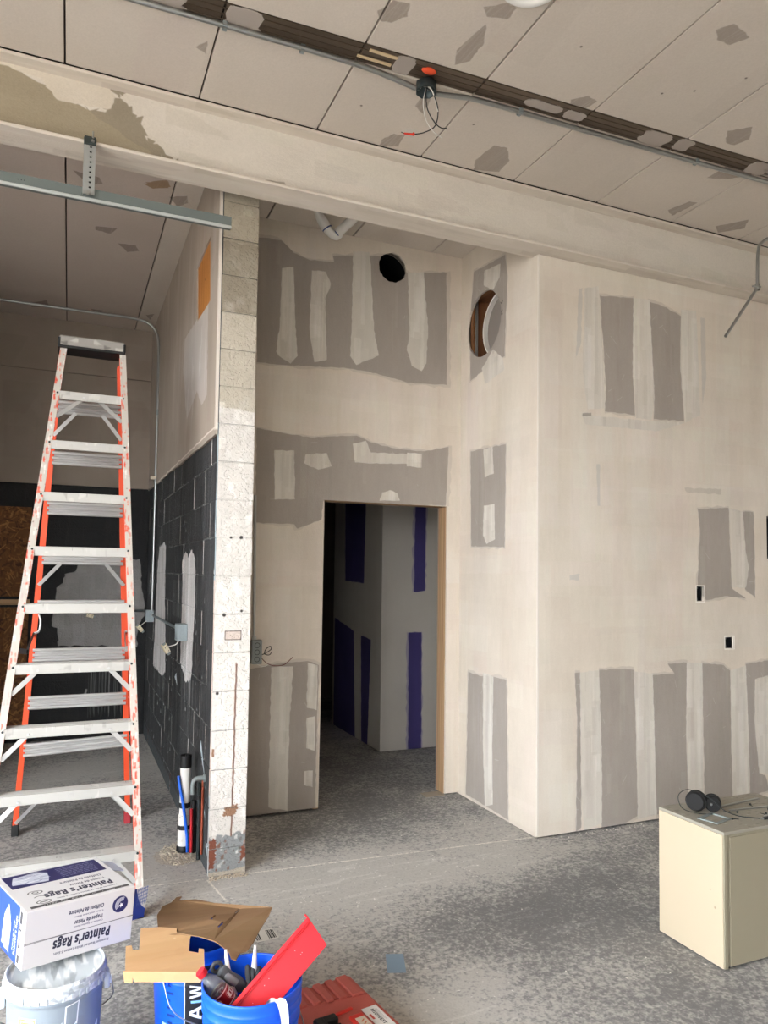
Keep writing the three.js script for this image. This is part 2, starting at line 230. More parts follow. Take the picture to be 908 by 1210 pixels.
    part('compound_smear', new THREE.ExtrudeGeometry(new THREE.Shape(pts), { depth: 0.005, bevelEnabled: false }).rotateX(-Math.PI / 2).translate(0, CEIL + 0.0015, 0), smear, c);
  }
  for (const [x0, x1, d] of [[1.19, 1.33, -3.03], [1.15, 1.32, -3.085]]) part('tan_strip', rbox(x1 - x0, 0.006, 0.017, 0.002, (x0 + x1) / 2, CEIL + 0.004, d + zs(1.25)), M({ color: 0xcbb48f, roughness: 0.6 }), c);  // thin tan pieces lying along the joint band
  part('orange_foam', new THREE.IcosahedronGeometry(0.035, 2).scale(1.1, 0.35, 0.6).translate(1.5, CEIL + 0.004, -3.03), M({ color: 0xe2512a, roughness: 0.8 }), c);
  for (let i = 0; i + 1 < seams.length; i++) if (seams[i + 1] < 6) part('joint_band', planar(skew(rbox(seams[i + 1] - seams[i] - 0.008, 0.012, 0.129, 0.003, (seams[i] + seams[i + 1]) / 2, CEIL + 0.012, -3.0585)), (x, y, z) => bt.uvOf(x, (z - 0.026 * clamp(x - 0.7, -2.5, 4) + 3.123) * 0.85 - 3.1)), bmat, c);
  part('joint_band', span(seams[13], 7, CEIL + 0.005, CEIL + 0.02, -3.02, -2.91), mat, c);
}

// steel beam across the room
{
  const t = sheet(-1.4, 3.6, 6.6, 0.4, 260, '#d8d1c6', (g) => {
    for (let i = 0; i < 90; i++) { g.fillStyle = `rgba(${rnd() < 0.6 ? '214,207,195' : '186,177,163'},${rr(0.06, 0.2)})`; const x = rr(-1.4, 5.2), y = rr(3.6, 4); ragged(g, [[x, y], [x + rr(0.1, 0.5), y], [x + rr(0.1, 0.5), y + 0.08], [x, y + 0.1]], 0.015, 0.04, 1); }
    g.fillStyle = '#968c7a'; FL.webOlive.forEach((p) => ragged(g, p, 0.04, 0.018));
    g.fillStyle = '#a0957f'; ragged(g, [[-1.4, 3.6], [0.36, 3.62], [0.3, 3.7], [-0.3, 3.95], [-1.4, 3.95]], 0.02, 0.05, 1);
    g.fillStyle = '#d3cabb'; ragged(g, [[-0.43, 3.945], [-0.2, 3.93], [-0.12, 3.84], [0.05, 3.85], [0.12, 3.86], [0.14, 3.93], [0.1, 3.97], [-0.43, 3.98]], 0.014, 0.02, 1);
    g.fillStyle = 'rgba(120,110,95,0.5)'; ragged(g, [[0.85, 3.64], [1.02, 3.64], [1.0, 3.69], [0.9, 3.68]], 0.01, 0.03, 1);
    for (let i = 0; i < 60; i++) { g.fillStyle = 'rgba(205,198,186,0.5)'; g.beginPath(); g.arc(rr(-0.3, 4), 3.955 + rr(-0.01, 0.02), rr(0.002, 0.01), 0, 7); g.fill(); }
  }, (c, x, y) => { const n = 10 * (fbm(x * 5, y * 9, 4) - 0.5) + 8 * (noise(x * 200, y * 200) - 0.5); c[0] += n; c[1] += n; c[2] += n; });
  const mat = M({ map: t, roughness: 0.8, bumpMap: again(grainTex, 10, 2), bumpScale: 0.002 });
  const ft = sheet(-1.4, -3.9, 6.6, 0.24, 240, '#d4cabd', (g) => { for (let i = 0; i < 120; i++) { g.fillStyle = `rgba(${rnd() < 0.5 ? '222,214,203' : '182,170,156'},${rr(0.08, 0.3)})`; const x = rr(-1.4, 5), y = rr(-3.9, -3.7); ragged(g, [[x, y], [x + rr(0.1, 0.6), y], [x + rr(0.1, 0.6), y + 0.03], [x, y + 0.05]], 0.008, 0.04, 1); } });
  const fm = M({ map: ft, roughness: 0.85, bumpMap: again(grainTex, 10, 1), bumpScale: 0.002 });
  const b = structure('steel_beam', 'painted steel beam running across the room under the ceiling');
  const fuv = (x, y, z) => ft.uvOf(x, z);
  part('web', planar(rbox(10, 0.345, 0.03, 0.002, 2, 3.8, -3.775), (x, y) => t.uvOf(x, y)), mat, b);
  part('bottom_flange', planar(rbox(10, 0.018, 0.18, 0.005, 2, 3.629, -3.775), fuv), fm, b);
  part('top_flange', planar(rbox(10, 0.018, 0.18, 0.005, 2, 3.968, -3.775), fuv), fm, b);
}

// right wall, its return and the wall with the doorway
{
  const t = drywall(2.66, 0, 2.2, 3.7, FL.rightGrey, FL.rightMud, (g) => {
    g.fillStyle = 'rgba(150,155,158,0.25)'; ragged(g, [[311, 232], [314, 232], [314, 205], [312, 205]], 0.008, 0.03); ragged(g, [[290, 160], [298, 161], [297, 157], [290, 157]], 0.008, 0.02); ragged(g, [[297, 345], [300, 346], [299, 310], [295, 300]], 0.008, 0.03); ragged(g, [[402, 342], [406, 342], [407, 300], [403, 280]], 0.006, 0.03);
    g.fillStyle = 'rgba(130,124,116,0.6)'; ragged(g, [[300, 264], [307, 265], [307, 263], [300, 262]], 0.003, 0.02);
    g.fillStyle = 'rgba(180,170,158,0.5)'; ragged(g, [[386, 221], [420, 222], [420, 218], [388, 218]], 0.01, 0.03);
    g.strokeStyle = '#eee9e0'; g.lineWidth = 0.008; g.strokeRect(3.958, 1.428, 0.078, 0.112); g.strokeRect(4.22, 1.1, 0.092, 0.09);
  });
  const s = rectShape(2.66, 0.012, 7, 3.618);
  for (const [x0, y0, x1, y1] of [[3.965, 1.435, 4.028, 1.535], [4.226, 1.106, 4.304, 1.182], [4.645, 1.74, 4.73, 2.05]]) s.holes.push(new THREE.Path([[x0, y0], [x0, y1], [x1, y1], [x1, y0]].map(([x, y]) => new THREE.Vector2(x + rr(-0.002, 0.002), y + rr(-0.002, 0.002)))));
  structure('wall_right', 'pale drywall with compound strips over grey paper', planar(extrude(s, 0.016).translate(0, 0, -3.809), (x, y) => t.uvOf(x, y)), plaster(t));
  structure('wall_right_backing', 'inner sheet of the partition', span(2.72, 7, 0, 3.618, -3.95, -3.93), M({ color: 0x8f857a }));

  const ts = drywall(-4.85, 0, 1.1, 4, FL.sideGrey, FL.sideMud, (g) => { g.strokeStyle = '#55504a'; g.lineWidth = 0.005; g.beginPath(); g.moveTo(-4.235, 3.46); g.lineTo(-4.22, 3.445); g.lineTo(-4.205, 3.465); g.moveTo(-4.23, 3.37); g.lineTo(-4.21, 3.4); g.moveTo(-4.21, 3.37); g.lineTo(-4.23, 3.4); g.stroke(); });
  const mk = (z0, z1, y0, y1) => rectShape(-z1, y0, -z0, y1);   // shape x runs to the back
  const ss = mk(-4.79, -3.81, 0.006, CEIL); ss.holes.push(circle(4.46, 3.38, 0.232, 0.003));
  const gs = extrude(ss, 0.016).rotateY(Math.PI / 2).translate(2.66, 0, 0);
  structure('wall_side', 'return wall with a round duct opening near its top', planar(gs, (x, y, z) => ts.uvOf(z, y)), plaster(ts));
  structure('trim_corner', 'metal corner bead, skimmed over', rbox(0.014, 3.6, 0.014, 0.004, 2.6662, 1.815, -3.7992), M({ color: 0xd9d1c6 }));
  const ti = drywall(0.9, 0, 1.8, 4, FL.innerGrey, FL.innerMud);
  const si = new THREE.Shape([[0.915, 0.02], [1.592, 0.02], [1.598, 1.1], [1.6, 2.095], [2.552, 2.095], [2.552, 0.012], [2.66, 0.012], [2.66, CEIL], [0.915, CEIL]].map(([x, y]) => new THREE.Vector2(x, y)));
  si.holes.push(circle(2.09, 3.81, 0.108, 0.004));
  structure('wall_inner', 'drywall partition with the doorway, grey paper and compound strips', planar(extrude(si, 0.016).translate(0, 0, -4.796), (x, y) => ti.uvOf(x, y)), plaster(ti));
  const sb = new THREE.Shape([[0.915, 0], [1.6, 0], [1.6, 2.095], [2.552, 2.095], [2.552, 0], [3.3, 0], [3.3, CEIL], [0.915, CEIL]].map(([x, y]) => new THREE.Vector2(x, y)));
  sb.holes.push(circle(2.1, 3.82, 0.16));
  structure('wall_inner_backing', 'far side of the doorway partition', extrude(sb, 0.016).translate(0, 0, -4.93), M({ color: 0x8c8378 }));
  { const h = structure('added_hole_tube', 'added black tube that keeps the small round hole dark'); part('sleeve', new THREE.CylinderGeometry(0.17, 0.17, 0.7, 32, 1, true).rotateX(Math.PI / 2).translate(2.1, 3.8, -5.28), M({ color: 0x0c0b0a, side: THREE.DoubleSide }), h); part('end_cap', new THREE.CylinderGeometry(0.17, 0.17, 0.01, 32).rotateX(Math.PI / 2).translate(2.1, 3.8, -5.63), M({ color: 0x0c0b0a }), h); }  // added black tube standing in for the dark of the cavity behind
  // rough opening
  const d = structure('door_1', 'rough doorway framed in bare timber');
  part('jamb_stud', planar(rbox(0.038, 2.09, 0.112, 0.003, 2.571, 1.05, -4.86), (x, y, z) => [z, y]), wood, d);
  part('jamb_stud', planar(rbox(0.038, 2.09, 0.112, 0.003, 1.581, 1.05, -4.86), (x, y, z) => [z, y]), wood, d);
  part('header', planar(rbox(0.952, 0.05, 0.112, 0.003, 2.076, 2.12, -4.86), (x, y, z) => [z, x]), wood, d);
  part('sill_dust', rbox(0.15, 0.005, 0.1, 0.002, 2.48, 0.0025, -4.83).rotateY(0), M({ color: 0xa79c8c, roughness: 1 }), d);
  // behind the duct opening: studs, board and a round duct collar
  const f = structure('wall_side_framing', 'timber framing seen in the duct opening');
  part('stud', planar(rbox(0.14, 0.9, 0.038, 0.002, 2.75, 3.4, -4.655), (x, y, z) => [x, y]), darkWood, f);
  part('metal_strip', rbox(0.02, 0.9, 0.012, 0.002, 2.7, 3.4, -4.625), galv, f);
  part('stud', planar(rbox(0.09, 0.9, 0.038, 0.002, 2.9, 3.4, -4.69), (x, y, z) => [x, y]), darkWood, f);
  part('blocking', planar(rbox(0.14, 0.038, 0.5, 0.002, 2.75, 3.63, -4.4), (x, y, z) => [x, z]), darkWood, f);
  part('sheathing', planar(span(3.0, 3.02, 2.6, CEIL, -4.79, -3.95), (x, y, z) => [z, y]), darkWood, f);
  part('cavity_floor', span(2.68, 3.0, 2.58, 2.6, -4.79, -3.95), M({ color: 0x4a3a2a }), f);
  const duct = structure('duct_collar', 'grey round duct behind the opening');
  part('sleeve', new THREE.CylinderGeometry(0.235, 0.235, 0.16, 48, 1, true).rotateZ(Math.PI / 2).translate(2.83, 3.37, -4.375), M({ color: 0xd4d0c8, roughness: 0.7, side: THREE.DoubleSide }), duct);
  part('end_cap', new THREE.CylinderGeometry(0.232, 0.232, 0.01, 48).rotateZ(Math.PI / 2).translate(2.79, 3.37, -4.375), M({ color: 0x8a827c, roughness: 0.8 }), duct);
  part('rim', new THREE.TorusGeometry(0.235, 0.006, 8, 48).rotateY(Math.PI / 2).translate(2.75, 3.37, -4.375), M({ color: 0xddd8cf }), duct);
}

// rooms beyond the doorway
{
  const PUR = '#3f376c';
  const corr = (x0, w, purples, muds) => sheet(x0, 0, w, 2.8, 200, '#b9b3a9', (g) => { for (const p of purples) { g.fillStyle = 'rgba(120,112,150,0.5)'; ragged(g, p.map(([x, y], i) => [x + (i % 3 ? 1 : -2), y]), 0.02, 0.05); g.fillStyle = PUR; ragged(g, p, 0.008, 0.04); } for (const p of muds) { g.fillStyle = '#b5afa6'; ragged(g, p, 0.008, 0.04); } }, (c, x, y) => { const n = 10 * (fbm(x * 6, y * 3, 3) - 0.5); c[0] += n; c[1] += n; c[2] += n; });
  const tf = corr(2.6, 0.7, [[[293, 260], [304, 260], [303, 144], [292, 143]], [[287, 106], [300, 106], [301, 0], [288, 0]]], []);
  structure('wall_corridor', 'drywall with purple board showing between strips', planar(span(2.6, 3.3, 0.008, 2.7, -6.22, -6.1), (x, y, z, nx) => Math.abs(nx) > 0.5 ? tf.uvOf(2.6 + (z + 6.22) * 0.2, y) : tf.uvOf(x, y)), plaster(tf));
  const tp = corr(-7.6, 1.5, [[[-710, 270], [-650, 270], [-655, 150], [-705, 152]], [[-735, 112], [-665, 100], [-635, 98], [-640, 0], [-735, 0]]], [[[-680, 105], [-660, 105], [-655, 0], [-672, 0]], [[-730, 270], [-710, 270], [-712, 140], [-728, 140]]]);
  structure('wall_passage', 'passage wall of purple board with compound strips', planar(span(2.6, 2.72, 0.008, 2.7, -7.4, -6.221), (x, y, z) => tp.uvOf(z, y)), plaster(tp));
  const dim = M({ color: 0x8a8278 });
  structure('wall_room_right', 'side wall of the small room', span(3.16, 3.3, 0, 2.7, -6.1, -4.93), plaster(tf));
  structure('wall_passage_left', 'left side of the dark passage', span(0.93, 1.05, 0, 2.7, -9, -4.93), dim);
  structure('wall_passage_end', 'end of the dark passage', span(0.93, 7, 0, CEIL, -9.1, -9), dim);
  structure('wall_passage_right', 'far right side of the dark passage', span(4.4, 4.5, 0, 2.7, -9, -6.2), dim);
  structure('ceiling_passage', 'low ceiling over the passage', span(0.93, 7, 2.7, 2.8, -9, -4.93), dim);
  const d = structure('door_2', 'inner doorway with a timber jamb in the dark passage');
  part('jamb', planar(rbox(0.05, 2.4, 0.12, 0.003, 2.02, 1.2, -6.9), (x, y, z) => [z, y]), wood, d);
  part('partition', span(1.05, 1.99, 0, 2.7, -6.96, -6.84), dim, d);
}
// block wall at the end of the left bay: every block that shows is a block
const JOINT = (k) => 0.143 + 0.2046 * k;
{
  const T0 = -7.65;
  const t = sheet(T0, 0, 4.0, 3.72, 300, '#343637', (g) => {
    // worn black paint: long rubbed streaks
    for (let i = 0; i < 520; i++) { const z = rr(T0, -3.9), y = rr(0, 2.4), w = rr(0.004, 0.04), h = rr(0.1, 0.8); g.fillStyle = rnd() < 0.6 ? `rgba(124,126,128,${rr(0.04, 0.2)})` : `rgba(12,12,13,${rr(0.1, 0.3)})`; ragged(g, [[z, y], [z + w, y], [z + w, y + h], [z, y + h]], 0.004, 0.05, 1); }
    g.fillStyle = 'rgba(80,88,90,0.7)'; ragged(g, [[-765, 0], [-390, 0], [-390, 8], [-765, 12]], 0.02, 0.05);
    // primer patches rolled over the black
    FL.wingWhite.forEach((p, i) => {
      const [a, b, c, d] = bbox(p);
      if (i === 2) { for (let k = 0; k < 30; k++) { g.fillStyle = `rgba(120,122,122,${rr(0.05, 0.2)})`; const z = rr(a, b); ragged(g, [[z, c], [z + 0.06, c], [z + 0.05, d], [z, d]], 0.01, 0.05, 1); } return; }
      g.fillStyle = '#cfccc9'; ragged(g, p, 0.03, 0.03);
      g.save(); g.beginPath(); p.forEach(([x, y], q) => g[q ? 'lineTo' : 'moveTo'](x * 0.01, y * 0.01)); g.clip();
      for (let k = 0; k < 26; k++) { g.fillStyle = rnd() < 0.6 ? `rgba(228,226,224,${rr(0.1, 0.4)})` : `rgba(172,171,170,${rr(0.1, 0.3)})`; const z = rr(a, b); ragged(g, [[z, c], [z + rr(0.01, 0.06), c], [z + rr(0.01, 0.06), d], [z, d]], 0.01, 0.05, 1); }
      g.restore();
      for (let k = 0; k < 16; k++) { g.fillStyle = `rgba(170,170,168,${rr(0.06, 0.25)})`; const z = rr(a, b); ragged(g, [[z, c - rr(0.1, 0.6)], [z + 0.02, c - 0.1], [z + 0.03, c + 0.05], [z - 0.01, c + 0.05]], 0.008, 0.04, 1); }
    });
    for (let i = 0; i < 150; i++) { g.fillStyle = `rgba(222,224,226,${rr(0.3, 0.9)})`; const z = rr(-7.3, -4.0), y = rnd() < 0.6 ? rr(0.1, 1.0) : rr(0.9, 2.2); ragged(g, [[z, y], [z + rr(0.004, 0.03), y - 0.004], [z + rr(0, 0.02), y + rr(0.004, 0.04)]], 0.003, 0.02, 1); }
    for (const p of [[[-430, 59], [-417, 50], [-412, 47], [-428, 64]], [[-412, 29], [-406, 24], [-404, 19], [-410, 31]], [[-545, 84], [-530, 80], [-536, 88]], [[-405, 15], [-401, 8], [-400, 16]]]) { g.fillStyle = '#b9c6cc'; ragged(g, p, 0.006, 0.02); }
    g.fillStyle = '#a9b8be'; g.fillRect(-3.995, 1.5, 0.03, 0.9); g.fillStyle = '#d9c4b8'; g.fillRect(-3.99, 0.4, 0.025, 1.15); g.fillStyle = '#c3c6c6'; g.fillRect(-3.988, 0, 0.03, 0.42);
    g.fillStyle = '#a5583a'; ragged(g, [[-423, 8], [-416, 8], [-416, 46], [-421, 46]], 0.004, 0.02);
    // mortar lines left pale where paint never reached
    for (let k = 0; k < 12; k++) for (let z = T0; z < -3.95; z += 0.06) if (fbm(z * 2.2, k * 7.3, 2) > 0.52) { g.strokeStyle = `rgba(165,166,165,${rr(0.3, 0.9)})`; g.lineWidth = rr(0.002, 0.006); g.beginPath(); g.moveTo(z, JOINT(k) + rr(-0.004, 0.004)); g.lineTo(z + 0.06, JOINT(k) + rr(-0.004, 0.004)); g.stroke(); }
    // painted block end (drawn at x - 4.6)
    const e = -4.6;
    g.fillStyle = '#b9b1a1'; g.fillRect(-3.9, 2.4, 0.25, 1.4);
    g.fillStyle = '#a39a88'; g.fillRect(-3.9, 3.4, 0.25, 0.4); g.fillStyle = '#8f8676'; ragged(g, [[-390, 301], [-365, 301], [-365, 340], [-390, 340]], 0.01, 0.02);
    for (let i = 0; i < 60; i++) { g.fillStyle = `rgba(${rnd() < 0.5 ? '200,193,180' : '160,152,138'},${rr(0.06, 0.22)})`; const x = rr(-3.9, -3.66), y = rr(2.4, 3.7); ragged(g, [[x, y], [x + 0.05, y], [x + 0.05, y + 0.04], [x, y + 0.05]], 0.01, 0.02, 1); }
    g.fillStyle = '#d3cec7'; ragged(g, [[-392, 0], [-363, 0], [-363, 247], [-392, 249]], 0.012, 0.02);
    for (let i = 0; i < 90; i++) { g.fillStyle = `rgba(${rnd() < 0.6 ? '250,248,243' : '198,194,186'},${rr(0.1, 0.4)})`; const x = rr(-3.9, -3.66), y = rr(0.2, 2.5); ragged(g, [[x, y], [x + 0.03, y], [x + 0.03, y + 0.06], [x, y + 0.06]], 0.01, 0.02, 1); }
    for (let i = 0; i < 60; i++) { g.fillStyle = `rgba(90,84,78,${rr(0.3, 0.9)})`; g.beginPath(); g.arc(rr(-3.88, -3.68), rr(0.1, 3.6), rr(0.0008, 0.0024), 0, 7); g.fill(); }
    for (const [x, y, r] of [[0.8, 1.78, 0.007], [0.855, 1.782, 0.009], [0.772, 1.365, 0.009], [0.865, 1.385, 0.007], [0.745, 0.95, 0.008]]) { g.fillStyle = '#2a2622'; g.beginPath(); g.arc(x + e, y, r, 0, 7); g.fill(); }
    g.strokeStyle = '#5c5048'; g.lineWidth = 0.004; g.fillStyle = '#cabbb0'; g.beginPath(); g.rect(0.78 + e, 1.232, 0.085, 0.046); g.fill(); g.stroke();
    g.strokeStyle = '#8b6a58'; for (const w of [0.008, 0.004]) { g.lineWidth = w; g.beginPath(); g.moveTo(0.845 + e, 1.1); for (let y = 1.1; y > 0; y -= 0.03) g.lineTo(0.845 + e - (1.1 - y) * 0.01 + rr(-0.003, 0.003), y); g.stroke(); g.strokeStyle = '#5f4437'; }
    g.fillStyle = '#8a8d8d'; ragged(g, [[-392, 0], [-363, 0], [-363, 22], [-392, 19]], 0.03, 0.012);
    for (let i = 0; i < 40; i++) { g.fillStyle = `rgba(${rnd() < 0.4 ? '235,233,228' : rnd() < 0.5 ? '120,74,56' : '92,84,78'},${rr(0.3, 0.9)})`; const x = rr(-3.9, -3.67), y = rr(0, 0.2), s = rr(0.004, 0.02); ragged(g, [[x, y], [x + s, y], [x + s, y + s * 1.6], [x, y + s]], 0.004, 0.01, 1); }
    g.fillStyle = '#7b4633'; ragged(g, [[-388, 4], [-385.5, 4], [-384, 19], [-388, 19]], 0.018, 0.008); ragged(g, [[-372, 5], [-368.5, 8], [-368.5, 17], [-371, 14]], 0.018, 0.008);
    g.fillStyle = '#8f6b52'; ragged(g, [[-380.5, 30], [-374, 31], [-373, 36], [-380, 35]], 0.016, 0.006); ragged(g, [[-387.5, 62], [-386.5, 62], [-386.5, 66], [-387.5, 66]], 0.004, 0.01);
    g.fillStyle = '#b3a898'; ragged(g, [[-390, 0], [-366, 0], [-368, 3.5], [-378, 2], [-390, 2]], 0.006, 0.01);
  }, (c, x, y) => { const n = 12 * (noise(x * 260, y * 260) - 0.5) + 12 * (fbm(x * 12, y * 12, 3) - 0.5), k = 0.35 + c[0] / 300; c[0] += n * k; c[1] += n * k; c[2] += n * k; });
  const mat = M({ map: t, roughness: 0.78, bumpMap: again(pitTex, 4, 4), bumpScale: 0.003 });
  const uv = (x, y, z, nx, ny, nz) => nz > 0.7 ? t.uvOf(x - 4.6, y) : nx > 0.7 ? t.uvOf(-3.8 + 0.08 * Math.sin(z * 6), y) : t.uvOf(z, y);
  const w = structure('wall_wing', 'block partition, black on its long side and white on its end');
  part('core', planar(span(0.7222, 0.909, 0, CEIL, -7.6, -3.963), uv), mat, w);
  let y0 = 0.002;
  for (let k = 0; k <= 18; k++) {
    const y1 = k === 18 ? CEIL - 0.002 : JOINT(k) - 0.0035;
    let z1 = -3.956, first = true;
    while (z1 > -7.58) {
      const z0 = Math.max(-7.598, z1 - (first && k % 2 ? 0.1985 : 0.3985));
      const e = rr(-0.0012, 0.0012);
      part('concrete_block', planar(rbox(0.195, y1 - y0, z1 - z0 - 0.0035, 0.0022, 0.8175 + e, (y0 + y1) / 2, (z0 + z1) / 2 + (first ? rr(-0.0015, 0.0015) : 0)), uv), mat, w);
      z1 = z0 - 0.0; first = false;
      if (y0 > 2.3) break;   // higher up only the end of the wall shows
    }
    y0 = y1 + 0.006;
  }
  // skim plaster above the black band, with a square of board let in
  const tp = sheet(-7.65, 2.3, 3.75, 1.75, 250, '#aa9e90', (g) => {
    for (let i = 0; i < 130; i++) { g.fillStyle = `rgba(${rnd() < 0.5 ? '196,186,174' : '154,142,130'},${rr(0.05, 0.2)})`; const z = rr(-7.6, -3.95), y = rr(2.3, 3.9); ragged(g, [[z, y], [z + rr(0.03, 0.15), y], [z + rr(0.03, 0.15), y + rr(0.2, 0.9)], [z, y + 0.4]], 0.01, 0.05, 1); }
    FL.wingGhost.forEach((p) => { g.fillStyle = 'rgba(208,204,200,0.55)'; ragged(g, p, 0.015, 0.03); for (let i = 0; i < 18; i++) { const z = rr(-5.2, -4.3), y = rr(2.75, 3.1); g.fillStyle = `rgba(226,223,220,${rr(0.1, 0.35)})`; ragged(g, [[z, y - rr(0, 0.4)], [z + rr(0.01, 0.05), y - 0.1], [z + rr(0.01, 0.05), y], [z, y]], 0.005, 0.04, 1); } });
    g.fillStyle = '#d8cfc3'; ragged(g, [[-400, 236], [-395, 236], [-395, 398], [-400, 398]], 0.003, 0.05);
    g.strokeStyle = '#ded6ca'; g.lineWidth = 0.01; g.beginPath(); g.moveTo(-7.6, 2.385); for (let z = -7.6; z < -3.9; z += 0.1) g.lineTo(z, 2.375 + rr(-0.006, 0.006)); g.stroke();
  }, (c, x, y) => { const n = 10 * (fbm(x * 5, y * 3, 3) - 0.5); c[0] += n; c[1] += n; c[2] += n; });
  const s = new THREE.Shape(); const top = CEIL, pts = [[3.972, top], [3.972, 2.335]]; for (let z = 4.1; z < 7.6; z += 0.12) pts.push([z, 2.335 + 0.014 * (z - 3.97) + rr(-0.006, 0.006)]); pts.push([7.598, 2.385], [7.598, top]);
  s.setFromPoints(pts.map(([x, y]) => new THREE.Vector2(x, y)));
  s.holes.push(new THREE.Path([[4.287, 3.556], [4.777, 3.551], [4.719, 3.182], [4.232, 3.158]].map(([x, y]) => new THREE.Vector2(x, y))));
  structure('wall_wing_plaster', 'skimmed upper face of the block partition', planar(extrude(s, 0.014).rotateY(Math.PI / 2).translate(0.7035, 0, 0), (x, y, z) => tp.uvOf(z, y)), plaster(tp));
  const ply = sheet(0, 0, 0.6, 0.45, 500, '#c07f3a', (g) => { for (let i = 0; i < 60; i++) { g.strokeStyle = `rgba(${rnd() < 0.5 ? '150,84,28' : '214,150,84'},${rr(0.2, 0.6)})`; g.lineWidth = rr(0.002, 0.01); const x = rr(0, 0.6); g.beginPath(); g.moveTo(x, 0); g.bezierCurveTo(x + rr(-0.04, 0.04), 0.15, x + rr(-0.04, 0.04), 0.3, x, 0.45); g.stroke(); } g.fillStyle = '#2a1a0c'; g.beginPath(); g.arc(0.3, 0.22, 0.006, 0, 7); g.fill(); });
  solo('plywood_patch', 'orange plywood square let into the upper plaster of the black block partition', 'plywood board', planar(span(0.7125, 0.7185, 3.16, 3.57, -4.79, -4.22), (x, y, z) => [(z + 4.8) / 0.6, (y - 3.16) / 0.45]), M({ map: ply, roughness: 0.7 }));
}
